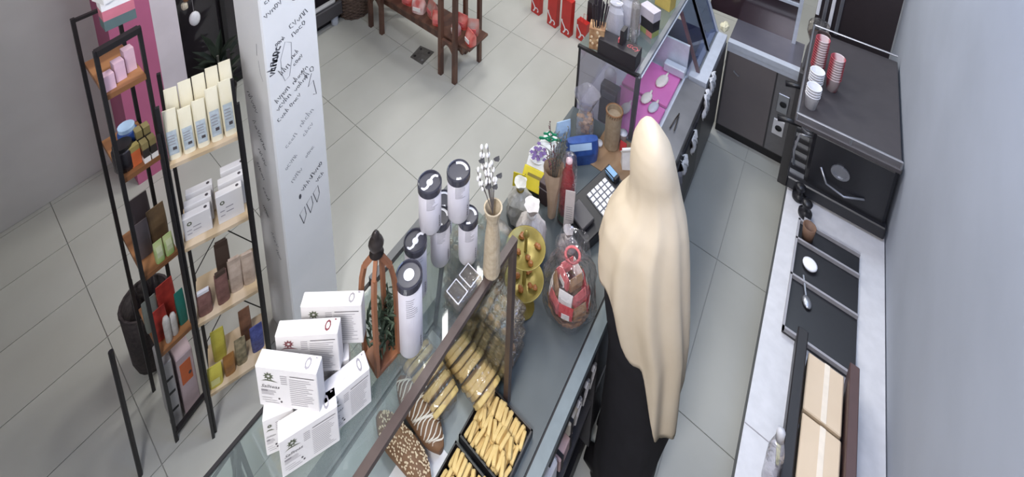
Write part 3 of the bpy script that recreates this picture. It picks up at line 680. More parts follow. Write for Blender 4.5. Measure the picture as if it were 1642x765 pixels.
WICK = mat('wicker', (140, 100, 66), .7, c2=(100, 68, 42), scale=50, bump=.5)
def wicker(mb, prof, c=(0, 0, 0), n=28, rr=.0045):
    prev = prof[0]
    for i in range(len(prof)-1):
        (r0, z0), (r1, z1) = prof[i], prof[i+1]; k = max(1, int(abs(z1-z0)/(rr*1.8)))
        for j in range(k):
            u = j/k; r = r0+(r1-r0)*u; z = z0+(z1-z0)*u
            mb.tube([(c[0]+(r+rr*.5*math.cos(a*n/2+j*pi))*math.cos(a), c[1]+(r+rr*.5*math.cos(a*n/2+j*pi))*math.sin(a), c[2]+z) for a in [2*pi*q/n for q in range(n+1)]], rr, 5)
RED = mat('red_print', (200, 62, 66), .5); PNK = mat('coral_pink_print', (226, 116, 118), .5); TAN = mat('tan_cookie', (176, 140, 104), .7, c2=(146, 108, 74), scale=40)
g = Vector((-.572, 1.275, D))
t = thing('gift_basket', 'round wicker gift basket wrapped in cellophane with red and pink packets', 'basket', g)
q = MB(); wicker(q, [(.066, .004), (.082, .045)]); q.lathe([(.066, 0), (.066, .004), (0, .004)], 20); q.build('wicker_bowl', WICK, t, local=True)
rings = []
for i in range(9):
    u = i/8; r = [.086, .100, .103, .098, .088, .066, .028, .024, .065][i]; z = [.002, .05, .10, .15, .19, .225, .26, .275, .32][i]
    rings.append([(r*(1+.09*math.sin(5*a+i)+R.uniform(-.05, .05))*math.cos(a), r*(1+.09*math.sin(5*a+i))*math.sin(a), z+R.uniform(-.006, .006)) for a in [2*pi*k/24 for k in range(24)]])
MB().loft(rings, cap=False).build('cellophane_wrap', CELLO, t, local=True)
MB().tube([(.027*math.cos(a), .027*math.sin(a), .266) for a in [2*pi*k/16 for k in range(17)]], .005, 6).build('pink_ribbon', PNK, t, local=True, smooth=True)
MB().ell((0, 0, .035), (.072, .072, .012), 14, 6, .04).build('packing_straw', TAN, t, local=True)
for i in range(18):
    ly = 0 if i < 8 else (1 if i < 14 else 2); a = i*2*pi/(8, 6, 4)[ly]+.4*ly+.3; r = (.066, .052, .03)[ly]; z = (.040, .085, .135)[ly]
    cn = ('red', 'tan', 'coral', 'brown', 'white', 'pink')[i % 6]; m = (RED, TAN, PNK, TAN, PAPER, PNK)[i % 6]; sz_ = 1.35
    o = thing('sweet_packet', '%s packet in the gift basket, %s ring, %s' % (cn, ('lower', 'middle', 'top')[ly], ('facing the camera', 'facing the shop', 'facing the register', 'facing the aisle')[int((a % (2*pi))/(pi/2))]), 'packet', (g.x+r*math.cos(a), g.y+r*math.sin(a), D+z), a+pi/2, 'packets in the cellophane gift basket')
    q = MB().loft([[(-.018*sz_, -.002, 0), (.018*sz_, -.002, 0), (.018*sz_, .002, 0), (-.018*sz_, .002, 0)], [(-.019*sz_, -.010, .014), (.019*sz_, -.010, .014), (.019*sz_, .010, .014), (-.019*sz_, .010, .014)], [(-.019*sz_, -.010, .04), (.019*sz_, -.010, .04), (.019*sz_, .010, .04), (-.019*sz_, .010, .04)], [(-.02*sz_, -.001, .064), (.02*sz_, -.001, .064), (.02*sz_, .001, .064), (-.02*sz_, .001, .064)]])
    q.build('pouch', m, o, local=True)
    if i % 2 == 0: MB().bx(-.015, .015, -.0115, -.0102, .014, .038).build('pouch_label', PAPER, o, local=True)
# silver wrapped parcel and cellophane gift behind the stand
SILV = mat('silver_foil', (206, 205, 200), .38, .15, c2=(160, 158, 146), scale=25, bump=.8)
def parcel(name, lab, cat, g, r, h, m, knot):
    t = thing(name, lab, cat, g)
    rings = []
    for i in range(8):
        rr = r*[.8, 1, 1.02, .92, .55, .2, .18, .5][i]; z = h*[0, .12, .35, .55, .68, .76, .8, 1.0][i]
        rings.append([(rr*(1+.12*math.sin(4*a+i*1.3)+R.uniform(-.07, .07))*math.cos(a), rr*(1+.12*math.cos(5*a+i))*math.sin(a), z) for a in [2*pi*k/20 for k in range(20)]])
    MB().loft(rings).build('foil_wrap', m, t, local=True)
    MB().lathe([(r*.2, h*.755), (r*.3, h*.78), (r*.2, h*.805)], 12).build('tie', knot, t, local=True, smooth=True)
    return t
parcel('silver_parcel', 'crumpled silver foil parcel tied with a gold bow behind the yellow card', 'parcel', (-.91, 1.42, D), .058, .20, SILV, GOLD)
parcel('cellophane_parcel', 'white wrapped parcel with a loose top between the silver parcel and the gold stand', 'parcel', (-.795, 1.335, D), .066, .26, mat('white_crinkled_wrap', (228, 222, 218), .45, c2=(204, 196, 190), scale=30, bump=.9), PAPER)
parcel('grey_parcel', 'grey translucent tied bag in front of the cash register', 'parcel', (-.655, 1.40, D), .042, .17, mat('grey_tissue', (176, 170, 170), .6, c2=(140, 134, 136), scale=30, bump=.9), PAPER)

def pouch(name, lab, cat, loc, rz, w, d, h, m, labm=None, lab_rect=(.15, .2, .85, .7), tilt=None, group=None, pinch=.12):
    """filled stand-up packet: local -Y is its printed side"""
    t = thing(name, lab, cat, loc, rz, group, tilt)
    rings = []
    for i in range(7):
        u = i/6; dd = d*(1-.06*u) if u < .55 else d*(.97-(u-.55)/.45*(1-pinch)); ww = w*(.97+.05*math.sin(u*3))
        rings.append([(math.copysign(abs(math.cos(a))**.55, math.cos(a))*ww/2, math.copysign(abs(math.sin(a))**.55, math.sin(a))*dd/2, u*h) for a in [2*pi*k/16+pi/16 for k in range(16)]])
    MB().loft(rings).build('packet_body', m, t, local=True, smooth=False)
    if labm:
        x0, z0, x1, z1 = lab_rect; yy = lambda z: -(d*(1-.06*z) if z < .55 else d*(.97-(z-.55)/.45*(1-pinch)))/2-.0012
        zs = [z0+(z1-z0)*k/4 for k in range(5)]
        MB().grid([[(w*(x-.5), yy(z), h*z) for x in (x0, x1)] for z in zs]).build('packet_label', labm, t, local=True)
    return t
YEL = mat('bright_yellow_print', (226, 206, 50), .5); WCARD = mat('white_card', (226, 226, 224), .7); PURP = mat('purple_petal', (112, 88, 140), .7); BRWN = mat('dark_brown_box', (74, 58, 60), .5)
g = Vector((-.925, 1.535, D)); rz = face_cam(g)
t = thing('yellow_card_box', 'yellow and white gift card box tilted on the shop side of the counter', 'box', g+Vector((0, 0, .016)), rz-.35, tilt=(-.85, 0))
MB().bx(-.055, .055, -.02, .02, 0, .085).build('box_body', YEL, t, local=True, bevel=.002)
MB().bx(-.05, .05, -.012, .018, .086, .125).build('white_insert', WCARD, t, local=True)
q = MB(); tv, tf = text('6', .03, .1); q.add([Vector((p.x-.05, -.0206, p.y+.03)) for p in tv], tf); q.build('printed_mark', INK, t, local=True)
MB().bx(-.03, .05, -.0208, -.0201, .05, .062).build('printed_strip', GOLD, t, local=True)
g = Vector((-.985, 1.52, D)); t = thing('yellow_leaflet', 'small yellow leaflet with a black figure beside the yellow card box', 'leaflet', g, rz-.2, tilt=(-.2, 0))
MB().bx(-.03, .03, -.0015, .0015, .001, .07).build('sheet', YEL, t, local=True)
q = MB().ell((-.005, -.002, .03), (.006, .0006, .010), 8, 6).ell((-.005, -.002, .047), (.004, .0006, .005), 8, 6); q.build('printed_figure', INK, t, local=True)
g = Vector((-.855, 1.555, D)); t = thing('brown_carton', 'dark brown narrow carton leaning between the yellow box and the kraft bouquet', 'carton', g, rz-.5)
MB().bx(-.022, .022, -.03, .03, 0, .12).build('carton_body', BRWN, t, local=True, bevel=.002)
MB().bx(-.023, .023, -.031, .031, .085, .09).build('carton_band', PRINT, t, local=True)
g = Vector((-.955, 1.645, D)); t = thing('purple_posy', 'small posy of purple flowers in white paper on the shop side', 'posy', g)
MB().lathe([(.012, 0), (.016, .03), (.045, .085), (.05, .1), (.044, .098)], 12).build('paper_cone', WCARD, t, local=True)
q = MB()
for i in range(16):
    a = i*2.4; r = .01+.0022*i; c = Vector((r*math.cos(a), r*math.sin(a), .098+R.uniform(0, .02)))
    fl = MB()
    for k in range(5): fl.leaf(c, c+Vector((math.cos(k*1.257), math.sin(k*1.257), .3))*.012, .009)
    fl.build('flower', PURP, t, local=True)
g = Vector((-.955, 1.745, D)); t = thing('emerald_bow', 'emerald green bow with looped ribbon on a white box behind the purple flowers', 'bow', (g.x, g.y, D+.0905), face_cam(g))
EM = mat('emerald_green', (28, 140, 100), .4)
for k, sgn in enumerate((-1, 1, -1, 1)):
    pts = [(sgn*.052*math.sin(u*pi)*(1 if k < 2 else .6), (-.01 if k < 2 else .014), .008+.03*u*(1.2 if k > 1 else 1)+.012*math.sin(u*2*pi)) for u in [i/8 for i in range(9)]]
    MB().tube(pts, [.004]*9, 6).build('loop', EM, t, local=True)
MB().ell((0, 0, .012), (.01, .012, .012), 8, 6).build('knot', EM, t, local=True)
o = MB().bx(-.995, -.915, 1.705, 1.785, D+.0005, D+.09); tag(o.build('white_box', WCARD, bevel=.002), 'plain white box under the emerald bow', 'box')
# lavender bouquet in kraft paper
KRAFT = mat('kraft_paper', (204, 180, 156), .8, c2=(186, 160, 134), scale=14, bump=.5); DRY = mat('dried_plum_flower', (108, 66, 78), .8); DRYG = mat('dried_grey_green', (112, 112, 104), .8)
b = at(884, 345, D); b = Vector((b.x, b.y, D))
t = thing('dried_bouquet', 'tall bouquet of dried plum and grey flowers wrapped in kraft paper', 'bouquet', b)
Hk = htop(b, 268)-D
rings = []
for i in range(5):
    u = i/4; r = [.018, .022, .026, .038, .046][i]
    rings.append([(r*(1+.1*math.sin(3*a+i))*math.cos(a), r*math.sin(a), u*Hk) for a in [2*pi*k/12 for k in range(12)]])
MB().loft(rings, cap=False).build('kraft_wrap', KRAFT, t, local=True)
for i, (px, py, m) in enumerate([(882, 197, DRY), (889, 232, DRY), (876, 242, DRY), (898, 222, DRYG), (905, 214, DRYG), (900, 240, DRYG), (893, 250, DRY), (908, 236, DRYG), (886, 258, DRYG), (895, 214, DRYG), (912, 206, DRYG)]):
    h = htop(b, py)-D; tip = at(px, py, D+h*.97)-b; st = Vector((0, 0, Hk*.5)); md = st.lerp(tip, .5)+Vector((0, 0, .02))
    q = MB().tube([st, md, tip], .0014, 5); sp = q.build('stem', DRYG, t, local=True)
    q = MB()
    for k in range(16):
        u = .45+.55*k/15; p = (md.lerp(tip, (u-.5)/.5) if u > .5 else st.lerp(md, u/.5)); d = Vector((R.uniform(-1, 1), R.uniform(-1, 1), .9)).normalized()*.013; q.leaf(p, p+d, .007)
    q.build('flower_spike', m, sp, local=True)['kind'] = 'stuff'
# red bottle in a clear cone with a long white tag
b = at(913, 356, D); b = Vector((b.x-.022, b.y, D)); Hb = htop(b, 252)-D
t = thing('wrapped_bottle', 'red bottle in clear wrap with a long white label standing before the register', 'bottle', b, face_cam(b))
REDB = mat('red_bottle_glass', (176, 50, 56), .2, c2=(140, 36, 44), scale=20); GRNB = mat('green_leaf_print', (70, 104, 78), .5)
MB().lathe([(.029, 0), (.033, .01), (.033, Hb*.60), (.027, Hb*.74), (.015, Hb*.84), (.014, Hb*.93), (0, Hb*.93)], 20).build('bottle_body', REDB, t, local=True, smooth=True)
MB().lathe([(.0335, .012), (.0338, .05), (.0335, .05)], 20).build('green_band', GRNB, t, local=True)
MB().lathe([(.014, Hb*.86), (.014, Hb*.96), (0, Hb*.97)], 14).build('pink_cap', mat('pale_pink_cap', (232, 200, 206), .4), t, local=True, smooth=True)
MB().lathe([(.038, .002), (.039, Hb*.5), (.037, Hb*.85), (.03, Hb*1.0), (.014, Hb*1.04)], 20).build('clear_wrap', CELLO, t, local=True, smooth=True)
MB().bx(-.006, .036, -.045, -.0435, .004, Hb*.64).build('white_tag', mat('cream_tag', (236, 226, 222), .6), t, local=True, bevel=.0005)
q = MB()
for k in range(7): q.bx(.002, .028, -.0456, -.0451, .06+k*.012, .062+k*.012)
q.build('tag_print', PRINT, t, local=True)['kind'] = 'stuff'
# cash register
g = Vector((-.635, 1.635, D)); t = thing('cash_register', 'black cash register with white keys and small blue display on the counter', 'cash register', g, -.35)
MB().hexa([(-.085, -.14, 0), (.085, -.14, 0), (.085, .15, 0), (-.085, .15, 0), (-.085, -.14, .045), (.085, -.14, .045), (.085, .15, .105), (-.085, .15, .105)]).build('register_body', BLACKP, t, local=True, bevel=.004)
sl_ = math.atan2(.06, .29)
Mk = Matrix.Translation((0, 0, .0755)) @ Matrix.Rotation(sl_, 4, 'X')
MB().bx(-.05, .06, -.02, .10, 0, .004, Mk).build('key_bed', mat('grey_key_bed', (96, 98, 104), .5), t, local=True)
KEY = mat('white_key', (232, 232, 236), .4)
q0 = None
for i in range(5):
    for j in range(5):
        Mq = Mk @ Matrix.Translation((-.04+.0225*i, -.008+.0235*j, .004))
        if q0 is None: q0 = o = MB().bx(-.0085, .0085, -.009, .009, 0, .005).build('key', KEY, t, local=True, bevel=.001)
        else: o = q0.copy(); COL.objects.link(o); o.parent = t
        o.matrix_local = Mq
MB().bx(-.07, .0, .115, .145, .004, .03, Mk).build('display_housing', BLACKP, t, local=True, bevel=.002)
MB().bx(-.062, -.012, .112, .1145, .008, .026, Mk).build('display', mat('blue_display', (130, 170, 205), .3), t, local=True)
MB().bx(-.062, -.012, .118, .142, .0305, .032, Mk).build('display_top', mat('blue_display', (130, 170, 205), .3), t, local=True)
MB().bx(-.05, .05, -.13, -.06, .008, .03, Mk).build('receipt_cover', DARKG, t, local=True, bevel=.003)
o = MB().bx(-.79, -.45, 1.83, 2.06, D+.0005, D+.004); tag(o.build('counter_board', WOODC), 'bare brown wooden board on the counter beside the cash register', 'board')
o = MB().bx(-.545, -.45, 1.58, 1.825, D+.0005, D+.004); tag(o.build('counter_board', WOODC), 'narrow brown wooden board between cash register and veiled person', 'board')
# cork vase, cookie bag, blue packet, small white lids, papers
b = at(980, 233, D+.0045); b = Vector((b.x, b.y, D+.0045)); Hc = htop(b, 178)-D
CORK = mat('cork_vase', (164, 146, 122), .8, c2=(144, 126, 102), scale=40, bump=.4)
t = thing('cork_cylinder', 'tall cork textured cylinder with a woven dark rim beside the cold case', 'vase', b)
MB().lathe([(.036, 0), (.038, .006), (.041, Hc-.02), (.041, Hc), (.036, Hc), (.035, Hc-.03), (0, Hc-.03)], 26).build('cylinder', CORK, t, local=True)
q = MB(); q.tube([(.041*math.cos(a), .041*math.sin(a), Hc-.001) for a in [2*pi*k/26 for k in range(27)]], .004, 6); q.build('woven_rim', WICK, t, local=True)
q = MB()
for k in range(22): a = 2*pi*k/22; q.bar((.0415*math.cos(a), .0415*math.sin(a), Hc-.02), (.0415*math.cos(a+.12), .0415*math.sin(a+.12), Hc-.004), .003)
q.build('rim_stitches', WICK, t, local=True)
CKB = mat('biscuit_brown', (186, 146, 96), .7, c2=(130, 92, 54), scale=24)
b = at(936, 222, D); b = Vector((b.x, b.y, D))
t = thing('cookie_bag', 'tall clear cellophane bag of brown biscuits in front of the hazy glass', 'bag', b)
rings = []
for i, (r, z) in enumerate([(.038, .002), (.045, .04), (.046, .10), (.044, .15), (.03, .19), (.05, .25), (.065, .29)]):
    rings.append([(r*(1+.1*math.sin(4*a+i)+R.uniform(-.06, .06))*math.cos(a), r*(1+.1*math.cos(3*a+i))*math.sin(a), z) for a in [2*pi*k/18 for k in range(18)]])
MB().loft(rings, cap=False).build('clear_bag', HAZEPL, t, local=True)
for i in range(14):
    a = i*2.4; r = .012+.0016*i
    MB().ell((r*math.cos(a), r*math.sin(a), .05+.008*i), (.016, .013, .009), 8, 5, .12).build('biscuit_piece', CKB, t, local=True)
BLUE = mat('royal_blue_print', (52, 88, 158), .4, c2=(36, 62, 122), scale=10); LBL = mat('pale_blue_print', (176, 204, 232), .5)
b = at(932, 252, D); b = Vector((b.x, b.y, D))
pouch('blue_packet', 'royal blue packet with pale blue flap lying behind the cash register', 'packet', b, face_cam(b)+.35, .16, .085, .115, mat('blue_spotted_print', (58, 92, 160), .35, c2=(40, 66, 126), scale=30), LBL, (.05, .72, .75, .98), pinch=.5)
b = at(918, 236, D+.02); t = pouch('pale_blue_packet', 'pale blue crinkled packet leaning against the blue packet', 'packet', (b.x-.075, b.y+.03, D), face_cam(b)+.5, .08, .04, .11, LBL)
o = MB().lathe([(.018, 0), (.02, .012), (.02, .016), (0, .018)], 18); o = o.build('round_lid', WHITEP, smooth=True); p = at(960, 232, D+.005); o.location = (p.x, p.y, D+.0045); tag(o, 'small white round lid at the foot of the cork cylinder', 'lid')
p = at(1001, 209, D+.02); o = MB().lathe([(.017, 0), (.022, .05), (.024, .052), (0, .052)], 18).build('paper_cup', WHITEP, smooth=True); o.location = (-.69, 2.045, D+.0045); tag(o, 'small white cup before the pink tray beside the cork cylinder', 'cup')
pouch('red_packet', 'small red packet standing between the cork cylinder and the white paper', 'packet', (-.665, 1.995, D+.0045), 0, .035, .02, .055, RED)
t = thing('paper_bag', 'folded white paper bag standing in front of the veiled person', 'paper bag', (-.60, 1.94, D+.0045), .6)
MB().hexa([(-.045, -.02, 0), (.045, -.02, 0), (.045, .02, 0), (-.045, .02, 0), (-.05, -.004, .11), (.04, -.006, .125), (.04, .0, .125), (-.05, .002, .11)]).build('bag_body', PAPER, t, local=True)
MB().hexa([(-.05, -.006, .085), (.04, -.008, .10), (.04, -.007, .10), (-.05, -.005, .085), (-.06, -.012, .108), (.03, -.014, .125), (.03, -.013, .125), (-.06, -.011, .108)]).build('folded_flap', PAPER, t, local=True)

# ================================================================ on the cold case
TZ = TH+.0045
b = at(946, 82, TZ); b = Vector((b.x+.01, 2.135, TZ)); Hh = htop(b, 40)-TZ
t = thing('pebble_planter', 'tan pebble patterned square pot full of dark dry reeds on the cold case corner', 'pot', b, .35)
MB().hexa([(-.036, -.03, 0), (.036, -.03, 0), (.036, .03, 0), (-.036, .03, 0), (-.042, -.036, Hh), (.042, -.036, Hh), (.042, .036, Hh), (-.042, .036, Hh)]).build('pot_body', mat('tan_pebble_print', (192, 158, 118), .7, c2=(150, 104, 70), scale=34, detail=1), t, local=True, bevel=.002)
q = MB()
for i in range(11):
    q.ell((R.uniform(-.03, .03), -.035-.004*0, R.uniform(.02, Hh-.015)), (.007, .003, .009), 7, 5)
q.build('pebbles', mat('pale_pebble', (222, 196, 160), .7), t, local=True)['kind'] = 'stuff'
REED = mat('dark_reed', (48, 40, 48), .7)
for i in range(22):
    a = R.uniform(0, 2*pi); r = R.uniform(.004, .028); e = Vector((r*1.9*math.cos(a), r*1.9*math.sin(a), Hh+R.uniform(.13, .20)))
    MB().tube([(r*math.cos(a), r*math.sin(a), Hh*.6), e], [.002, .0032], 5).build('reed', REED, t, local=True)
t = thing('sign_box', 'long black box with red script lettering lying on the cold case edge', 'box', (-.765, 2.13, TZ), 0)
MB().bx(-.125, .085, -.04, .045, 0, .095).build('box_body', mat('black_sign_board', (44, 40, 44), .45), t, local=True, bevel=.002)
q = MB(); tv, tf = text('GCy', .036, .3); q.add([Vector((p.x+.012, p.y+.0, .0956)) for p in tv], tf)
q.build('red_script', mat('red_script', (206, 92, 98), .5), t, local=True)
MB().bx(-.02, .0, -.01, .04, .095, .18).build('upright_plate', mat('black_sign_board', (44, 40, 44), .45), t, local=True)
MB().bx(-.028, -.021, -.008, .012, .10, .125).build('red_badge', mat('red_script', (206, 92, 98), .5), t, local=True)
MILK = glass('milky_clear_plastic', (246, 246, 250), .3, .14, .9, 22, haze=.45, hazec=(236, 236, 244))
def clearbag(x, y, r, h, lab, rz=0):
    t = thing('clear_package', lab, 'package', (x, y, TZ), rz, 'hazy clear packages on the cold case')
    rings = []
    for i, (a_, z) in enumerate([(.8, .0), (1, .12), (.96, .5), (.9, .8), (.55, .92), (.7, 1.0)]):
        rings.append([(r*a_*(1+.12*math.sin(4*a+i)+R.uniform(-.08, .08))*math.cos(a), r*a_*.75*(1+.1*math.cos(3*a+i))*math.sin(a), z*h) for a in [2*pi*k/18 for k in range(18)]])
    MB().loft(rings).build('clear_bag', MILK, t, local=True)
    MB().ell((0, 0, h*.35), (r*.55, r*.4, h*.3), 10, 6, .2).build('white_contents', mat('whitish_contents', (206, 204, 212), .7, c2=(170, 168, 182), scale=30), t, local=True)
    return t
clearbag(-.865, 2.235, .052, .24, 'hazy clear package of white goods just behind the reed pot')
clearbag(-.815, 2.32, .06, .26, 'larger hazy clear package behind the black sign box')
clearbag(-.925, 2.43, .055, .28, 'hazy clear package standing furthest towards the shop side of the cold case')
t = thing('clear_tube', 'tall clear plastic tube standing beside the hazy packages', 'tube', (-.765, 2.27, TZ))
MB().lathe([(.024, 0), (.024, .26), (.02, .27), (0, .27)], 18).build('tube_body', CLEAR, t, local=True, smooth=True)
MB().ell((0, 0, .05), (.016, .016, .045), 8, 6, .1).build('white_contents', mat('whitish_contents', (206, 204, 212), .7), t, local=True)
def gbox(nm, lab, x, y, z, sx, sy, h, rz, bands, cat='box'):
    t = thing(nm, lab, cat, (x, y, z), rz)
    for k, (z0, z1, c) in enumerate(bands):
        MB().bx(-sx/2, sx/2, -sy/2, sy/2, z0*h, z1*h).build(('box_body' if k == 0 else 'colour_band'), c, t, local=True)
    return t
LIME = mat('lime_print', (150, 160, 96), .6); SALM = mat('salmon_print', (206, 128, 122), .6); MUST = mat('mustard_box', (196, 172, 92), .6)
t = gbox('gift_carton', 'black banded carton with lime and salmon lower edge on the cold case', -.735, 2.42, TZ, .10, .06, .16, -.35, [(0, .22, LIME), (.22, .62, mat('black_sign_board', (44, 40, 44), .45)), (.62, 1, mat('pale_mauve_print', (196, 188, 196), .6))])
MB().bx(.01, .0502, -.0305, -.029, .0, .035).build('salmon_patch', SALM, t, local=True)
gbox('mustard_carton', 'mustard yellow carton on the cold case behind the black banded carton', -.735, 2.70, TZ, .10, .07, .14, -.2, [(0, .8, MUST), (.8, 1, mat('pale_yellow_print', (222, 206, 150), .6))])

# ================================================================ things hanging and lying on the staff side of the cold case
CLOTH = mat('white_cloth', (228, 228, 232), .85)
def rag(lab, pts, cat='cloth', nm='white_cloth', m=CLOTH):
    p = [Vector(q) for q in pts]; o = MB(); n = 7; th = .006
    def S(u, v): return (p[0]*(1-u)+p[1]*u)*(1-v)+(p[3]*(1-u)+p[2]*u)*v
    rows = [[S(i/n, j/n)+Vector((.010*math.sin(i*2.1+j)+.012*math.sin(j/n*pi), .004*math.cos(j*1.7+i), .003*math.sin(i*1.3)))for i in range(n+1)] for j in range(n+1)]
    rows2 = [[q-Vector((th, 0, 0)) for q in r] for r in rows]
    o.grid(rows); o.grid(rows2)
    for r in (0, n): o.grid([rows[r], rows2[r]])
    for c in (0, n): o.grid([[r[c] for r in rows], [r[c] for r in rows2]])
    return tag(o.build(nm, m, smooth=True), lab, cat)
rag('white rag hanging over the pale steel door rail', [(-.42, 2.70, .83), (-.42, 2.80, .83), (-.415, 2.80, .70), (-.415, 2.68, .72)])
rag('smaller white rag hanging below the door rail next to the steel ledge', [(-.42, 2.60, .795), (-.42, 2.67, .80), (-.41, 2.66, .64), (-.41, 2.57, .66)])
rag('crumpled white paper stuck on the dark staff panel under the steel ledge', [(-.418, 2.38, .69), (-.418, 2.45, .70), (-.41, 2.45, .60), (-.41, 2.38, .59)], 'paper', 'white_paper', PAPER)
rag('white card pinned in the dark recess nearest the veiled person', [(-.416, 2.20, .70), (-.416, 2.27, .70), (-.408, 2.27, .62), (-.408, 2.20, .62)], 'card', 'white_card', PAPER)
rag('grey cloth hanging in the recess below the white card', [(-.416, 2.12, .66), (-.416, 2.19, .66), (-.405, 2.19, .50), (-.405, 2.12, .48)], 'cloth', 'grey_cloth', mat('grey_cloth', (134, 130, 132), .9))
t = thing('tongs', 'dark metal tongs lying on the dull steel ledge', 'tongs', (-.50, 2.33, D+.014))
for s_ in (-1, 1): MB().tube([(0, .05, .004), (s_*.006, .0, .006), (s_*.012, -.07, .003)], .003, 6).build('arm', DKN, t, local=True)
# handles and frames of the counter front are plain; goods on the open counter shelf
t = thing('hook_strip', 'pale bent wire hooks on a dark strip under the counter edge', 'hooks', (-.44, 1.2, .66))
MB().bx(-.452, -.446, .95, 1.28, .64, .70).build('dark_strip', BLACK, t)
for k, y in enumerate((1.255, 1.20, 1.14)):
    MB().tube([(-.442, y-.02, .56), (-.438, y-.014, .60), (-.438, y+.01, .625), (-.438, y+.008, .65), (-.438, y-.006, .66), (-.438, y-.02, .652)], .0055, 6).build('hook', mat('pale_wire', (190, 186, 184), .4, .3), t)
for k, (y, z, c, lab) in enumerate([(1.12, .60, (196, 188, 174), 'beige folded carton under the counter edge, upper of two'), (1.06, .52, (204, 174, 172), 'pinkish folded carton under the counter edge, lower of two')]):
    m = mat('carton_%d' % k, c, .7)
    t = thing('folded_carton', lab, 'carton', (-.50, y, z-.03))
    MB().bx(-.55, -.440, y-.045, y+.045, z-.03, z+.03).build('carton_body', m, t, bevel=.003)
    for s_ in (-1, 1): MB().bx(-.56, -.437, y+s_*.03-.006, y+s_*.03+.006, z-.031, z+.033).build('dark_strap', BLACK, t)
o = MB().bx(-.60, -.440, .625, 1.0, .352, .60); tag(o.build('white_crate', WHITEP, bevel=.008), 'white plastic crate on the open shelf under the counter', 'crate')
o = MB().bx(-.60, -.438, .40, .595, .352, .66); tag(o.build('white_bin', WHITEP, bevel=.008), 'white plastic bin on the counter shelf nearest the camera', 'bin')

# ================================================================ the veiled person
SIL = [(203, 1038, 1052), (212, 1028, 1062), (235, 1016, 1077), (260, 1012, 1082), (290, 1012, 1088), (312, 1009, 1092), (328, 998, 1096), (345, 980, 1100), (375, 964, 1102), (420, 957, 1103), (450, 958, 1103),
       (480, 967, 1102), (500, 974, 1101), (550, 973, 1094), (600, 970, 1087), (640, 968, 1080), (690, 962, 1052), (730, 953, 1042), (765, 945, 1034), (800, 938, 1032), (850, 930, 1030)]
def sil(y):
    for a, b in zip(SIL, SIL[1:]):
        if a[0] <= y <= b[0]:
            u = (y-a[0])/(b[0]-a[0]); return a[1]+(b[1]-a[1])*u, a[2]+(b[2]-a[2])*u
    return SIL[0][1:] if y < SIL[0][0] else SIL[-1][1:]
HEADP = Vector((-.393, 1.465, 1.62)); FOOTP = Vector((-.285, 1.37, 0))
side = Vector((math.cos(YAW), -math.sin(YAW), 0)).normalized(); back = Vector((-side.y, side.x, 0))
pr = thing('person', 'person seen from above in a long beige veil over a black dress at the counter', 'person', FOOTP)
def axis(h):
    u = h/1.62; return FOOTP.lerp(HEADP, u)
def ring(h, dep, n=40, shrink=1.0, fold=0, ph=0, over=None):
    c = axis(h); x, y = pj(c); l, r = over or sil(y); z = depth(c)
    off = ((l+r)/2-x)*z/FPX; wd = (r-l)/2*z/FPX*shrink; c = c+side*off
    return [c+side*(wd*math.cos(a)*(1+fold*math.sin(9*a+ph)))+back*(dep*math.sin(a)*(1+fold*math.sin(11*a+ph))) for a in [2*pi*k/n for k in range(n)]]
# body: one continuous lofted figure in the black dress (neck to hem)
SKIN = mat('skin', (196, 150, 124), .55, c2=(186, 138, 112), scale=20); DRESS = mat('black_dress_fabric', (34, 32, 38), .85, c2=(27, 25, 30), scale=18)
VEIL = mat('beige_veil_fabric', (232, 216, 190), .9, c2=(226, 209, 182), scale=9, bump=.15)
hs = [0.004, .12, .25, .4, .55, .7, .85, 1.0, 1.12, 1.22, 1.30, 1.34]
rings = []
for h in hs:
    x, y = pj(axis(h)); l, r = sil(y)
    if h > .58: r = r-.22*(r-l)*min(1, (h-.58)/.3)
    if h > .9: k = .78-.5*max(0, (h-1.15)/.2); m_ = (l+r)/2; l, r = m_-(m_-l)*k, m_+(r-m_)*k
    rings.append(ring(h, [.15, .145, .14, .135, .13, .125, .12, .115, .105, .09, .07, .055][hs.index(h)], fold=.035*max(0, 1-h/1.1), ph=h*2, over=(l, r)))
rings = [[Vector((max(p.x, -.424), p.y, p.z)) if p.z < .83 else p for p in r] for r in rings]
body = MB().loft(rings)
body.build('black_dress', DRESS, pr, smooth=True)
# head with face turned away towards the counter
_x, _y = pj(axis(1.5)); _l, _r2 = sil(_y); hc = axis(1.495)+side*(((_l+_r2)/2-_x)*depth(axis(1.5))/FPX); FDIR = Vector((-.34, .93, -.16)).normalized(); hc = hc+FDIR*.014; fs = FDIR.cross(Vector((0, 0, 1))).normalized(); fu = fs.cross(FDIR).normalized()
def hp(f, s_, u): return hc+FDIR*f+fs*s_+fu*u
q = MB(); vs = []
for i in range(13):
    t_ = pi*i/12
    for k in range(20):
        a = 2*pi*k/20; f = .074*math.sin(t_)*math.cos(a); s_ = .052*math.sin(t_)*math.sin(a); u = -.098*math.cos(t_)
        if f > 0:
            s_ *= 1-.25*max(0, -u/.098); f *= 1-.1*max(0, -u/.1)
            f += .022*math.exp(-(s_/.012)**2-((u+.012)/.024)**2)+.008*math.exp(-(s_/.022)**2-((u+.055)/.012)**2)-.010*math.exp(-((abs(s_)-.024)/.012)**2-((u-.006)/.012)**2)
        vs.append(hp(f, s_, u))
fs_ = [(i*20+k, i*20+(k+1) % 20, (i+1)*20+(k+1) % 20, (i+1)*20+k) for i in range(12) for k in range(20)]
q.add(vs, fs_); q.lathe([(.05, -.16), (.046, -.08)], 14, hc)
head = q.build('head', SKIN, pr, smooth=True)
EYE = mat('dark_eye', (50, 38, 34), .3); LIP = mat('lip', (166, 100, 92), .5)
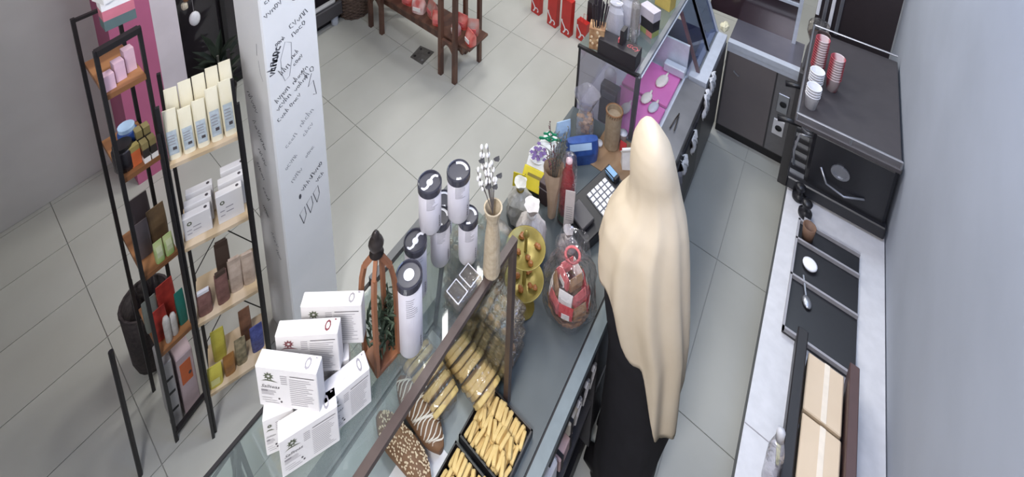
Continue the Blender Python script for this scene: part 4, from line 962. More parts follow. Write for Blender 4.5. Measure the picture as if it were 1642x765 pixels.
for s_ in (-1, 1):
    c = hp(.062, s_*.023, .006); MB().ell(c, (.009, .009, .006), 10, 6).build('eye', EYE, head, smooth=True)
    MB().tube([hp(.070, s_*.012, .022), hp(.068, s_*.023, .027), hp(.058, s_*.035, .021)], .003, 5).build('eyebrow', EYE, head)
MB().tube([hp(.064, -.018, -.05), hp(.073, 0, -.048), hp(.064, .018, -.05)], [.003, .006, .003], 6).build('mouth', LIP, head, smooth=True)
# veil: draped cloth from the crown, closed over the back, open round the face, hem longer behind
n = 96; rows = []
top = axis(1.625)
levels = [1.618, 1.605, 1.58, 1.545, 1.50, 1.455, 1.42, 1.39, 1.36, 1.32, 1.27, 1.20, 1.10, 1.0, .9, .8, .7, .6, .5, .4]
deps = [.03, .055, .074, .088, .094, .092, .086, .085, .094, .112, .132, .146, .156, .162, .166, .168, .17, .172, .172, .172]
for h, d_ in zip(levels, deps):
    fo = .0 if h > 1.45 else min(.075, .012+.11*(1.45-h)); row = []
    c = axis(h)
    x, y = pj(c); l, r = sil(y); z = depth(c)
    if h < .95:                                              # dress shows on the left below the slanting veil edge
        pass
    off = ((l+r)/2-x)*z/FPX; wd = (r-l)/2*z/FPX*1.0; cc = c+side*off
    for k in range(n+1):
        a = 2*pi*k/n
        f = 1+fo*(1-2*abs(math.sin(4.5*a+.6+h*.7)))*.6+fo*.6*math.sin(11*a+h*1.5)
        row.append((cc, wd, d_, a, f, h))
    rows.append(row)
def hemh(a):
    """hem height by angle: a=0 camera right, pi/2 away, pi camera left, 3pi/2 towards the camera"""
    a = a % (2*pi)
    keys = [(0, .64), (.6, .70), (pi/2, 1.0), (2.4, 1.10), (pi, 1.08), (3.55, 1.0), (3.95, .86), (4.35, .74), (4.7, .56), (5.0, .47), (5.3, .50), (5.6, .60), (5.9, .64), (2*pi, .64)]
    for p, q_ in zip(keys, keys[1:]):
        if p[0] <= a <= q_[0]: return p[1]+(q_[1]-p[1])*(a-p[0])/(q_[0]-p[0])
    return .6
cols = []
for k in range(n+1):
    hm = hemh(2*pi*k/n)+.025*math.sin(9*2*pi*k/n); col_ = []
    for i in range(60):
        h = 1.618-(1.618-hm)*(i/59)**1.2
        j = max(0, min(len(levels)-2, next((m for m in range(len(levels)-1) if levels[m] >= h >= levels[m+1]), len(levels)-2)))
        u = (levels[j]-h)/(levels[j]-levels[j+1]); A_, B_ = rows[j][k], rows[j+1][k]
        c = A_[0].lerp(B_[0], u); wd = A_[1]+(B_[1]-A_[1])*u; dp = A_[2]+(B_[2]-A_[2])*u; f = A_[4]+(B_[4]-A_[4])*u; a = A_[3]
        p_ = c+side*wd*math.cos(a)*f+back*dp*math.sin(a)*f
        if p_.z < .83: p_.x = max(p_.x, -.424)
        col_.append(p_)
    cols.append(col_)
q = MB(); vs = []; fc = []
for k in range(n):
    for p in cols[k]: vs.append(p)
L = 60
def oval(p):                                                # face opening: below 1 inside
    d = p-hc; return (d.dot(fs)/.044)**2+((d.dot(fu)+.014)/.066)**2 if d.dot(FDIR) > .03 else 9
kept = set(); gone = set()
for k in range(n):
    for i in range(L-1):
        k2 = (k+1) % n; q4 = (k*L+i, k2*L+i, k2*L+i+1, k*L+i+1)
        if sum(oval(vs[v]) for v in q4)/4 < 1: gone.update(q4)
        else: fc.append(q4); kept.update(q4)
for v in kept & gone:                                       # pull the opening's edge onto a clean oval
    d = vs[v]-hc; e = math.sqrt(oval(vs[v]))
    if e < 3: s0, u0 = d.dot(fs), d.dot(fu)+.014; vs[v] = vs[v]+fs*(s0/e-s0)+fu*(u0/e-u0)
vs.append(axis(1.628)+(rows[0][0][0]-axis(1.618))); ti = len(vs)-1
for k in range(n): fc.append((ti, k*L, ((k+1) % n)*L)[::-1])
q.add(vs, fc); ve = q.build('beige_veil', VEIL, pr, smooth=True)
sm = ve.modifiers.new('thick', 'SOLIDIFY'); sm.thickness = .004; sm.offset = 0
ve['label'] = 'long beige veil hanging from head to knee'
for s_ in (-1, 1):
    c = Vector((FOOTP.x-.03, FOOTP.y+s_*.06, 0)); q = MB()
    q.loft([[(c.x+dx+w2*0, c.y+math.cos(a)*w2, .002+max(0, .03+math.sin(a)*hh2)) for a in [2*pi*k/12 for k in range(12)]] for dx, w2, hh2 in [(.09, .02, .02), (.06, .034, .035), (-.02, .04, .045), (-.09, .042, .034), (-.14, .03, .03)]])
    q.build('shoe', mat('black_shoe_leather', (26, 24, 26), .4), pr, smooth=True)

# ================================================================ back counter across the end of the aisle
t = thing('back_counter', 'dark back counter with shiny steel top across the end of the aisle', 'counter', (-.2, 3.3, 0))
BDOOR = mat('dark_taupe_door', (116, 109, 109), .4, c2=(108, 102, 103), scale=3)
MB().bx(-.425, .0, 3.215, 3.50, .07, .70).build('carcass', DARKG, t)
MB().bx(-.425, .0, 3.23, 3.50, 0, .07).build('plinth', BLACK, t)
MB().bx(-.41, -.118, 3.20, 3.215, .09, .70).build('door', BDOOR, t)
h_ = MB().tube([(-.36, 3.198, .565), (-.36, 3.185, .57), (-.33, 3.185, .55), (-.33, 3.198, .545)], .005, 6).build('handle', STEEL, t)
MB().bx(-.108, .0, 3.20, 3.215, .09, .70).build('side_plate', mat('grey_steel_plate', (128, 126, 128), .45, .3), t)
MB().bx(-.425, .0, 3.195, 3.50, .70, .735).build('lower_trim', PALEST, t)
MB().bx(-.425, .0, 3.19, 3.235, .735, .775).build('steel_edge', PALEST, t)['label'] = 'bright steel front edge'
MB().bx(-.425, .0, 3.235, 3.50, .735, .765).build('steel_top', mat('dark_glossy_top', (120, 118, 128), .18, .4, c2=(106, 104, 116), scale=4), t)
MB().bx(-.62, -.075, 3.485, 3.50, .765, 1.6).build('dark_glass_back', MPANE, t)['label'] = 'dark maroon glass back panel'
MB().bar((-.065, 3.47, .765), (-.065, 3.47, 1.6), .022).build('steel_post', PALEST, t)
MB().bar((-.62, 3.48, 1.05), (-.075, 3.48, 1.05), .02).build('steel_rail', PALEST, t)
for k, (z0, z1) in enumerate([(.42, .56), (.24, .36)]):
    s_ = MB().bx(-.085, -.02, 3.19, 3.20, z0, z1).build('socket_plate', [STEEL, WHITEP][k], t, bevel=.003)
    MB().lathe([(.02, 0), (.02, .006), (.014, .006), (.014, .001), (0, .001)], 14, M=Matrix.Translation((-.05, 3.19, (z0+z1)/2)) @ Matrix.Rotation(pi/2, 4, 'X')).build('socket', BLACKP, s_)
t = thing('tissue_pack', 'crumpled cream paper lump on the shiny steel back counter', 'paper', (-.475, 3.30, .7655))
MB().ell((0, 0, .028), (.03, .045, .028), 10, 7, .14).build('crumple', mat('cream_tissue', (226, 220, 190), .8), t, local=True)

# ================================================================ right hand counter with coffee machine
CZ = .85
t = thing('white_side_counter', 'narrow white topped counter along the right of the staff aisle', 'counter', (.3, 1.6, 0))
MB().bx(.045, X1-.004, .3, 3.05, CZ-.03, CZ).build('white_top', mat('white_laminate', (198, 197, 199), .35), t)
MB().bx(.05, .065, .3, 3.05, .06, CZ-.03).build('front_panel', mat('blue_black_panel', (58, 62, 70), .4), t)
for y in (.3, 1.0, 1.7, 2.4, 3.03): MB().bx(.065, X1-.01, y, y+.02, .0, CZ-.03).build('side_panel', DARKG, t)
MB().bx(.07, .085, .3, 3.05, 0, .06).build('plinth', BLACK, t)
MB().bx(.046, X1-.005, 1.33, 1.333, CZ, CZ+.0006).build('joint', PRINT, t)
# drop-in black station
t = thing('black_drip_station', 'black low station with compartments set on the white counter', 'tray', (.2, 1.88, CZ+.0005))
MB().bx(.105, .33, 1.655, 2.12, CZ+.0005, CZ+.012).build('base', BLACKP, t, bevel=.002)
for y in (1.655, 1.86, 2.02, 2.11): MB().bx(.105, .33, y, y+.008, CZ+.012, CZ+.03).build('divider', mat('pale_grey_divider', (150, 148, 152), .4), t)
MB().bx(.105, .112, 1.655, 2.118, CZ+.012, CZ+.03).build('front_lip', mat('pale_grey_divider', (150, 148, 152), .4), t)
o = MB().lathe([(.02, 0), (.026, .012), (.026, .018), (.02, .02), (0, .02)], 18).build('round_lid', WHITEP, smooth=True); o.location = (.165, 1.945, CZ+.0125); tag(o, 'white round cup lid in the black station', 'lid')
o = MB().lathe([(.02, 0), (.025, .07), (.022, .07), (.019, .004), (0, .004)], 16).build('coffee_cup', mat('brown_cup', (112, 84, 66), .6), smooth=True); o.location = (.145, 2.06, CZ+.0125); tag(o, 'small brown coffee cup in the black station', 'cup')
t = thing('steel_scoop', 'pale steel scoop lying in the black station', 'scoop', (.17, 1.80, CZ+.0125), .3)
MB().ell((0, 0, .008), (.016, .024, .008), 10, 6).build('bowl', STEEL, t, local=True, smooth=True); MB().tube([(0, .02, .01), (.005, .09, .012)], .004, 6).build('handle', STEEL, t, local=True)
# tampers
for k, (px, py, lab) in enumerate([(1280, 318, 'black round coffee tamper on the white counter, further from camera'), (1290, 345, 'black coffee tamper with a white label, nearer on the white counter')]):
    p = at(px, py, CZ); t = thing('coffee_tamper', lab, 'tamper', (p.x, p.y, CZ+.0005))
    MB().lathe([(.026, 0), (.027, .004), (.027, .022), (.016, .028), (.012, .045), (.02, .06), (.022, .072), (.012, .08), (0, .08)], 18).build('tamper_body', BLACKP, t, local=True, smooth=True)
    if k: MB().bx(.0, .024, -.0285, -.0272, .004, .02).build('white_label', WHITEP, t, local=True)
# espresso machine: near side towards camera, front towards the aisle
t = thing('espresso_machine', 'large black espresso machine with steel group heads on the white counter', 'coffee machine', (.33, 2.6, CZ))
MB().bx(.10, .405, 2.27, 2.98, CZ+.04, CZ+.36).build('machine_body', BLACKP, t, bevel=.012)
MB().bx(.035, .41, 2.25, 3.0, CZ+.012, CZ+.075).build('drip_tray', BLACKP, t, bevel=.005)
q = MB()
for k in range(12): q.bx(.04, .098, 2.28+k*.058, 2.30+k*.058, CZ+.075, CZ+.080)
q.build('drip_grille', STEEL, t)['kind'] = 'stuff'
for x in (.08, .38):
    for y in (2.3, 2.95): MB().lathe([(.018, 0), (.018, .014)], 12, (x, y, CZ)).build('foot', BLACK, t)
MB().bx(.018, .41, 2.26, 2.99, CZ+.36, CZ+.385).build('cup_shelf', mat('charcoal_top', (70, 66, 68), .4), t, bevel=.004)
q = MB()
for a, b_ in (((.025, 2.265), (.405, 2.265)), ((.025, 2.265), (.025, 2.985)), ((.025, 2.985), (.405, 2.985))): q.tube([(a[0], a[1], CZ+.42), (b_[0], b_[1], CZ+.42)], .005, 6)
for x, y in ((.025, 2.265), (.23, 2.265), (.405, 2.265), (.025, 2.5), (.025, 2.75), (.025, 2.985)): q.tube([(x, y, CZ+.385), (x, y, CZ+.42)], .004, 6)
q.build('cup_rail', STEEL, t)
for k, y in enumerate((2.42, 2.68)):
    gz = CZ+.24
    gh = MB().lathe([(.036, 0), (.04, .02), (.04, .06), (.03, .075)], 18, (.085, y, gz)).build('group_head', STEEL, t, smooth=True)
    MB().tube([(.06, y, gz-.008), (-.005, y-.006, gz-.012), (-.05, y-.012, gz-.02)], [.011, .013, .016], 10).build('portafilter_handle', BLACKP, gh, smooth=True)
    MB().lathe([(.034, -.02), (.034, .0)], 16, (.085, y, gz)).build('portafilter_basket', STEEL, gh, smooth=True)
    MB().lathe([(.014, 0), (.016, .02), (0, .022)], 12, M=Matrix.Translation((.10, y+.09, CZ+.30)) @ Matrix.Rotation(-pi/2, 4, 'Y')).build('knob', BLACKP, t, smooth=True)
MB().tube([(.095, 2.29, CZ+.31), (.05, 2.285, CZ+.30), (.04, 2.285, CZ+.2), (.05, 2.285, CZ+.12)], .005, 8).build('steam_wand', STEEL, t, smooth=True)
MB().lathe([(.035, 0), (.035, .008), (.026, .008), (.026, .003), (0, .003)], 18, M=Matrix.Translation((.22, 2.27, CZ+.22)) @ Matrix.Rotation(pi/2, 4, 'X')).build('gauge_ring', STEEL, t)
MB().tube([(.15, 2.266, CZ+.20), (.18, 2.255, CZ+.14), (.25, 2.255, CZ+.12), (.32, 2.266, CZ+.15)], .005, 6).build('curved_trim', STEEL, t, smooth=True)
# two glass jugs / grinder parts by the machine's aisle side
t = thing('coffee_grinder', 'grey coffee grinder with clear hopper standing behind the drip tray end', 'grinder', (.05, 3.09, .0))
GRI = mat('grinder_grey', (110, 108, 112), .35, .4)
MB().bx(.0, .10, 3.08, 3.18, .0, .86).build('stand', DARKG, t, bevel=.004)
MB().lathe([(.04, .86), (.045, .90), (.04, 1.02), (.03, 1.06)], 16, (.05, 3.13, 0)).build('grinder_body', GRI, t, smooth=True)
MB().lathe([(.03, 1.06), (.055, 1.13), (.055, 1.19), (.05, 1.2), (0, 1.2)], 18, (.05, 3.13, 0)).build('hopper', CLEAR, t, smooth=True)
MB().lathe([(.025, 1.065), (.048, 1.12), (0, 1.13)], 14, (.05, 3.13, 0)).build('coffee_beans', mat('coffee_beans', (64, 44, 34), .6, scale=80), t)
# cups on the machine
CUPR = mat('red_striped_cup', (164, 66, 76), .5, c2=(206, 190, 190), scale=4, wave=True)
o0 = None
for k, (x, y, nn, m, lab) in enumerate([(.068, 2.38, 4, WHITEP, 'white'), (.07, 2.48, 5, WHITEP, 'white'), (.068, 2.60, 12, CUPR, 'red banded'), (.14, 2.56, 9, CUPR, 'red banded'), (.07, 2.72, 8, mat('dark_brown_cup', (70, 56, 54), .5), 'dark brown')]):
    pos = ['nearest the camera on the coffee machine', 'second along the coffee machine edge', 'third along the coffee machine edge', 'in the inner row on the coffee machine', 'at the far end of the coffee machine'][k]
    for i in range(nn):
        o = MB().lathe([(.022, 0), (.030, .07), (.032, .072), (.030, .075), (.028, .07), (.021, .004), (0, .004)], 16).build('paper_cup', m, smooth=True) if i == 0 else o1.copy()
        if i == 0: o1 = o
        else: COL.objects.link(o)
        o.location = (x, y, CZ+.3855+.014*i)
        tag(o, '%s paper cup nested in the stack %s' % (lab, pos), 'cup', 'stacked %s cups %s' % (lab, pos))
# utensil rack behind the machine
t = thing('utensil_rack', 'dark wall rack with hanging steel strips and a wooden paddle beyond the espresso machine', 'rack', (.2, 3.2, 0))
MB().bx(.02, .41, 3.30, 3.32, .9, 1.75).build('back_board', mat('dark_rack_board', (52, 44, 46), .5), t)
MB().bx(.02, .41, 3.2, 3.32, 0, .9).build('rack_base', DARKG, t)
for k, (x, z0, z1, m) in enumerate([(.03, 1.15, 1.32, WHITEP), (.065, 1.02, 1.36, STEEL), (.10, 1.02, 1.36, WHITEP), (.14, 1.06, 1.36, STEEL)]):
    MB().bx(x-.009, x+.009, 3.285, 3.297, z0, z1).build('hanging_strip', m, t, bevel=.002)
MB().bx(.08, .22, 3.25, 3.298, 1.40, 1.43).build('wooden_bar', WOODL, t); MB().ell((.13, 3.27, 1.49), (.055, .02, .06), 12, 8).build('wooden_paddle', mat('olive_wood', (112, 88, 54), .6), t, smooth=True)
# dark ledge, beige cartons, bottle and sponge on the near end
o = MB().bx(.148, .180, .45, 1.645, CZ+.0005, CZ+.10); tag(o.build('dark_upstand', BLACK, bevel=.003), 'long dark upstand running along the white counter before the beige cartons', 'upstand')
BEI = mat('beige_carton', (206, 188, 164), .7, c2=(196, 176, 150), scale=5)
for k, (y0, y1) in enumerate([(.55, .83), (.84, 1.05), (1.06, 1.24), (1.25, 1.42), (1.43, 1.60)]):
    t = thing('beige_carton', 'beige carton behind the dark upstand, %s from the camera' % ['first', 'second', 'third', 'fourth', 'fifth'][k], 'carton', (.26, (y0+y1)/2, CZ+.0005))
    MB().bx(.187, .29, y0, y1-.004, CZ+.0005, CZ+.085+.006*(k % 2)).build('carton_body', BEI, t, bevel=.003)
    MB().bx(.235, .25, y0+.001, y1-.005, CZ+.085+.006*(k % 2), CZ+.0858+.006*(k % 2)).build('carton_tape', mat('carton_tape', (222, 210, 192), .4), t)
o = MB().bx(.298, .325, .5, 1.62, CZ+.0005, CZ+.13); tag(o.build('brown_board', mat('dark_brown_board', (78, 56, 54), .5), bevel=.002), 'dark brown board standing behind the beige cartons', 'board')
b = at(1233, 772, CZ); t = thing('clear_bottle', 'clear plastic bottle with white cap standing on the near white counter', 'bottle', (b.x, b.y, CZ+.0005))
Hb = htop((b.x, b.y, CZ), 690)-CZ
MB().lathe([(.020, 0), (.022, .008), (.022, Hb*.6), (.012, Hb*.82)], 18).build('bottle_body', HAZEPL, t, local=True, smooth=True)
MB().lathe([(.011, Hb*.82), (.011, Hb*.98), (0, Hb)], 14).build('cap', mat('grey_white_cap', (200, 200, 204), .4), t, local=True, smooth=True)
b = at(1249, 740, CZ); t = thing('scrub_brush', 'yellow and black scrubbing brush beside the clear bottle', 'brush', (b.x-.004, b.y, CZ+.0005), .1)
MB().bx(-.006, .006, -.02, .045, .012, .02).build('brush_back', mat('yellow_green_plastic', (206, 204, 110), .5), t, local=True, bevel=.002)
MB().bx(-.006, .006, -.018, .02, 0, .012).build('bristles', BLACK, t, local=True)

# ================================================================ open shelf unit beside the column (light boards)
QP = Vector((-1.754, .414, 0)); uang = math.atan2(.216, .080)
UB_ = thing('shelf_unit', 'open black metal shelf unit with light wood boards beside the white column', 'shelf', QP, uang)
LU, DU, HU = .225, .17, 1.70
for x, y in ((0, 0), (LU, 0), (0, DU), (LU, DU)):
    MB().bx(x-.006, x+.006, y-.006, y+.006, 0, HU).build('post', BLACK, UB_, local=True)
BH = [.235, .645, 1.045, 1.445]
for z in BH: MB().bx(.004, LU-.004, -.005, DU+.005, z-.016, z).build('board', WOODL, UB_, local=True)
for k, (a, b) in enumerate([((0, DU, .66), (LU, DU, 1.03)), ((LU, DU, .66), (0, DU, 1.03)), ((0, DU, .25), (LU, DU, .63)), ((LU, DU, .25), (0, DU, .63))]):
    MB().tube([Vector(a)+Vector((0, .008+.004*(k % 2), 0)), Vector(b)+Vector((0, .008+.004*(k % 2), 0))], .0022, 5).build('wire_brace', BLACK, UB_, local=True)
MB().bx(-.012, -.002, -.02, -.008, 0, HU-.1).build('side_rail', BLACK, UB_, local=True); MB().bx(LU+.004, LU+.014, -.02, -.008, .0, HU-.1).build('side_rail', BLACK, UB_, local=True)
MB().bx(.03, .09, .03, .08, 1.40, 1.428).build('bracket', mat('brown_bracket', (120, 92, 84), .6), UB_, local=True)
MU = XF[UB_.name]
def onB(x, y, z): return MU @ Vector((x, y, z))
CREAM = mat('cream_paper_bag', (236, 230, 206), .7, c2=(224, 216, 188), scale=10); BAGL = mat('grey_blue_bag_label', (192, 202, 206), .6, c2=(160, 172, 178), scale=60)
pos5 = ['first from the left', 'second from the left', 'third from the left', 'fourth from the left', 'fifth from the left, by the column']
for r_ in range(2):
    for k in range(5):
        h = [.20, .185, .195, .225, .235][k] if r_ == 0 else [.235, .245, .25, .262, .268][k]
        p = onB(.025+.0435*k+(.008 if r_ else 0), .034+.062*r_, 1.4455)
        t = pouch('flour_bag', 'cream paper bag on the top board, %s row, %s' % (('front', 'back')[r_], pos5[k]), 'bag', p, uang+R.uniform(-.08, .08), .041, .042, h, CREAM, BAGL if r_ == 0 else None, (.14, .12, .86, .62), group='cream bags on the top board', pinch=.1)
        if r_ == 0:
            MB().bx(-.002, .010, -.0232, -.0222, h*.22, h*.28).build('dark_print', PRINTD, t, local=True)
            q = MB()
            for i in range(4): q.bx(-.012, .008, -.0228, -.0221, h*(.34+.06*i), h*(.355+.06*i))
            q.build('small_print', PRINT, t, local=True)['kind'] = 'stuff'
for s_, (x, n_) in enumerate([(.055, 3), (.165, 3)]):
    for k in range(n_):
        h = .105+.014*k+(.03 if s_ else 0); p = onB(x+.012*k*(1 if s_ else .6), .022+.036*k, 1.0455)
        t = thing('tea_carton', 'white carton on the second board, %s stack, %s' % (('left', 'right')[s_], ['front', 'middle', 'rear'][k]), 'carton', p, uang, 'white cartons on the second board')
        MB().bx(-.045, .045, 0, .028, 0, h).build('carton_body', WHITE, t, local=True, bevel=.0015)
        q = MB()
        for i in range(8):
            a = i*pi/4; c = Vector((-.025+.006*math.cos(a), -.0007, h*.72+.007*math.sin(a))); q.ell(c, (.003, .0004, .003), 5, 3)
        q.build('plant_emblem', LEAFP, t, local=True)['kind'] = 'stuff'
        q = MB()
        for i in range(4): q.bx(-.035+.02*(i % 2), -.02+.03*(i % 2), -.0009, -.0002, h*(.25+.08*i), h*(.28+.08*i))
        q.build('small_print', PRINT, t, local=True)['kind'] = 'stuff'
        MB().ell((.03, .014, h+.0003), (.006, .006, .0006), 8, 4).build('top_emblem', PRINTD, t, local=True)
KR = mat('brown_dried_goods', (132, 96, 88), .7, c2=(104, 70, 64), scale=40); LT = mat('pale_dried_goods', (196, 178, 162), .7, c2=(170, 150, 134), scale=40); DKB = mat('dark_brown_goods', (70, 54, 44), .7, scale=40)
for k, (x, y, w_, h, m, lab, rz) in enumerate([(.035, .03, .05, .11, KR, 'brown packet with a white closure on the third board, at the left end', 0), (.098, .035, .045, .15, KR, 'brown tied packet on the third board, second from the left', .15), (.148, .05, .048, .16, LT, 'pale packet on the third board, third from the left', 0), (.195, .05, .045, .15, LT, 'pale tan packet on the third board beside the column', -.1), (.11, .115, .05, .20, DKB, 'dark brown packet standing behind on the third board', 0)]):
    t = pouch('dried_packet', lab, 'packet', onB(x, y, .6455), uang+rz, w_, .035, h, m, None, group='dried goods on the third board')
    MB().bx(-w_*.4, w_*.4, -.006, .006, h*.9, h*1.02).build('closure', [WHITEP, DKB, LT, LT, DKB][k], t, local=True)
YG = mat('yellow_green_packet', (214, 204, 92), .5, c2=(190, 176, 70), scale=25); AMB = mat('amber_packet', (166, 118, 66), .4, c2=(132, 88, 46), scale=30); MIXP = mat('speckled_packet', (160, 146, 116), .6, c2=(92, 88, 66), scale=50, detail=1); BLP = mat('blue_net_packet', (84, 92, 152), .5, c2=(52, 58, 110), scale=60)
for k, (x, y, w_, h, m, lm, lab) in enumerate([(.03, .025, .052, .10, YG, mat('pale_yellow_label', (226, 222, 150), .6), 'yellow packet with pale label on the lowest board, at the left end'), (.05, .11, .05, .16, YG, None, 'taller yellow green packet behind on the lowest board'), (.082, .035, .042, .095, AMB, None, 'amber packet on the lowest board next to the yellow packet'), (.128, .045, .042, .13, MIXP, None, 'speckled clear packet on the lowest board, third along the front'), (.155, .12, .045, .17, mat('brown_striped_packet', (140, 100, 76), .6, c2=(86, 58, 46), scale=20), None, 'brown packet standing behind on the lowest board'), (.192, .055, .05, .13, BLP, None, 'blue netted packet on the lowest board beside the column')]):
    pouch('snack_packet', lab, 'packet', onB(x, y, .2355), uang+R.uniform(-.1, .1), w_, .038, h, m, lm, (.2, .15, .8, .5), group='packets on the lowest board')

# ================================================================ wall shelf unit with orange brown boards (left)
UA = thing('shelf_unit', 'tall black metal shelf unit with orange brown boards at the left, before the raspberry wall', 'shelf', (-1.866, .37, 0))
def pa(u, y): return (-1.855-.022*(y-.31)/.12+u, y)
ax0, ax1, ay0, ay1 = -2.10, -1.866, .306, .432
for (x, y) in ((-1.855, .306), (-1.877, .432), (-2.10, .306), (-2.10, .432)):
    MB().bx(x-.006, x+.006, y-.006, y+.006, 0, 1.95).build('post', BLACK, UA)
MB().bar((-1.855, .306, .05), (-1.877, .432, .05), .018).build('foot_bar', BLACK, UA); MB().bar((-1.855, .306, 1.94), (-1.877, .432, 1.94), .022).build('top_bar', BLACK, UA)
MB().bar((-2.10, .306, 1.94), (-2.10, .432, 1.94), .012).build('top_bar', BLACK, UA)
for z in (.50, .92, 1.40, 1.76): MB().bx(-2.10, -1.866, .312, .426, z-.02, z).build('board', WOODO, UA)
def onA(x, y, z): return Vector((-1.866-x, y, z))
items = [('dark_jar', 'black lidded dark jar at the front of the top shelf', 'jar', (.05, .335, 1.4005), .034, .10, 'j', mat('dark_jar_glass', (40, 36, 40), .2), BLACK),
         ('blue_tin', 'blue tin with pale marks on the shelf before the raspberry wall', 'tin', (.10, .365, 1.4005), .03, .12, 'j', BLUE, LBL)]
for nm, lab, cat, (x, y, z), r, h, _, m1, m2 in items:
    p = onA(x, y, z); t = thing(nm, lab, cat, p, pi/2)
    MB().lathe([(r*.95, 0), (r, .006), (r, h*.8), (r*.8, h*.86)], 16).build('jar_body', m1, t, local=True, smooth=True)
    MB().lathe([(r*.84, h*.86), (r*.86, h), (0, h)], 16).build('jar_lid', m2, t, local=True)
ORG = mat('orange_print', (206, 104, 58), .6); BRD2 = mat('dark_product_print', (52, 46, 44), .5); PNKC = mat('pale_pink_card', (222, 186, 200), .7)
gbox('orange_box', 'narrow orange box leaning on the shelf before the raspberry wall', *onA(.03, .36, 1.4005), .03, .02, .085, pi/2+.1, [(0, .75, ORG), (.75, 1, mat('olive_print', (150, 136, 80), .6))])
for k in range(4):
    gbox('dark_spice_box', 'dark spice box with white base label, %s along the upper shelf' % ['first', 'second', 'third', 'fourth'][k], *onA(.018+.05*(k//2), .388+.024*(k % 2), 1.4005), .02, .03, .085+.02*(k//2), pi/2, [(0, .28, PAPER), (.28, .7, BRD2), (.7, 1, mat('khaki_print', (134, 122, 80), .6))])
for k in range(3):
    gbox('pink_card_box', 'pale pink card box on the uppermost board, %s from the near post' % ['first', 'second', 'third'][k], *onA(.03+.02*k, .33+.036*k, 1.7605), .03, .03, .06+.015*k, pi/2+.1, [(0, 1, PNKC)])
t = gbox('pink_white_pack', 'pink and white printed pack above the left shelf unit top bar', *onA(.09, .400, 1.951), .09, .05, .11, pi/2, [(0, .35, mat('teal_grey_print', (92, 112, 112), .6)), (.35, .7, mat('rose_print', (206, 120, 136), .6)), (.7, 1, PAPER)])
t = gbox('white_leaflet_pack', 'white pack lying on the pink and white printed pack', *onA(.09, .400, 2.0615), .10, .06, .03, pi/2+.3, [(0, 1, PAPER)])
GRP = mat('green_packet', (132, 172, 92), .4, c2=(196, 206, 150), scale=18, detail=1); CLR = mat('olive_brown_packet', (112, 90, 62), .6, c2=(78, 60, 44), scale=20)
for k, (x, y, w_, d_, h, m, lm, lab) in enumerate([(.02, .372, .03, .028, .095, GRP, mat('pale_green_label', (206, 214, 176), .6), 'green packet on the middle board, nearer the camera'), (.02, .405, .03, .028, .095, GRP, mat('pale_green_label', (206, 214, 176), .6), 'green packet on the middle board, next to the shelf post'),
     (.10, .40, .06, .035, .17, CLR, None, 'olive brown packet standing behind the green packets'), (.09, .345, .05, .035, .16, mat('smoky_packet', (92, 84, 86), .4), None, 'smoky grey packet at the near end of the middle board'), (.17, .37, .06, .04, .2, mat('dark_packet', (62, 54, 56), .5), None, 'dark packet at the back of the middle board')]):
    pouch('green_packet' if k < 2 else 'snack_packet', lab, 'packet', onA(x, y, .9205), pi/2, w_, d_, h, m, lm, (.2, .3, .8, .8))
REDP = mat('red_packet_print', (190, 66, 54), .5, c2=(146, 44, 40), scale=30, detail=1); TEAL = mat('teal_packet', (36, 116, 104), .5)
for k, (x, y, w_, d_, h, m, lm, lab) in enumerate([(.06, .34, .05, .035, .15, REDP, None, 'red packet on the low board of the left shelf unit'), (.045, .412, .032, .03, .17, TEAL, None, 'teal packet on the low board beside the shelf post'), (.11, .385, .06, .03, .19, REDP, None, 'red packet behind the white roll on the low board'), (.12, .33, .05, .03, .16, mat('grey_green_packet', (124, 130, 122), .6), None, 'grey green packet at the back of the low board')]):
    pouch('snack_packet', lab, 'packet', onA(x, y, .5005), pi/2, w_, d_, h, m, lm)
for k in range(2):
    p = onA(.02+.006*k, .352+.024*k, .5005); o = MB().lathe([(.0, 0), (.011, 0), (.012, .004), (.012, .11-.02*k), (.008, .13-.02*k), (0, .132-.02*k)], 14).build('white_tube', mat('white_ribbed_tube', (214, 210, 206), .5, c2=(190, 186, 180), scale=60), smooth=True); o.location = p
    tag(o, ['white ribbed tube on the low board, nearer the camera', 'white ribbed tube on the low board, further along'][k], 'tube')
# boxes on the floor under the unit
t = thing('steel_locker', 'pale grey steel box with slots on the floor under the left shelf unit', 'box', (-1.92, .34, .03))
MB().bx(-1.99, -1.886, .312, .346, .02, .40).build('box_body', mat('pale_grey_steel', (176, 174, 176), .4, .2), t, bevel=.003)
for z in (.12, .22, .30): MB().bx(-1.886, -1.8845, .318, .340, z, z+.012).build('slot', BLACK, t)
for s_ in (.316, .342): MB().lathe([(.006, 0), (.006, .02)], 8, (-1.93, s_, 0)).build('foot', BLACK, t)
t = thing('pink_carton', 'pale pink carton with an orange patch on the floor under the left shelf unit', 'carton', (-1.97, .40, 0))
MB().bx(-2.06, -1.90, .36, .42, .001, .34).build('carton_body', mat('pale_mauve_carton', (196, 176, 180), .6), t, bevel=.003)
MB().bx(-1.9005, -1.8985, .368, .408, .18, .30).build('orange_patch', ORG, t); MB().ell((-1.8985, .40, .22), (.0015, .006, .01), 8, 5).build('dark_mark', PRINTD, t)
DBK = mat('dark_basket_weave', (66, 58, 58), .7, c2=(44, 38, 40), scale=60, bump=.5)
t = thing('dark_basket', 'dark woven basket at the near left of the shelf unit', 'basket', (-2.235, .36, 0))
MB().lathe([(.075, .001), (.085, .05), (.095, .36), (.085, .36), (.075, .06), (0, .05)], 20, (-2.235, .36, 0)).build('basket_body', DBK, t, smooth=True)
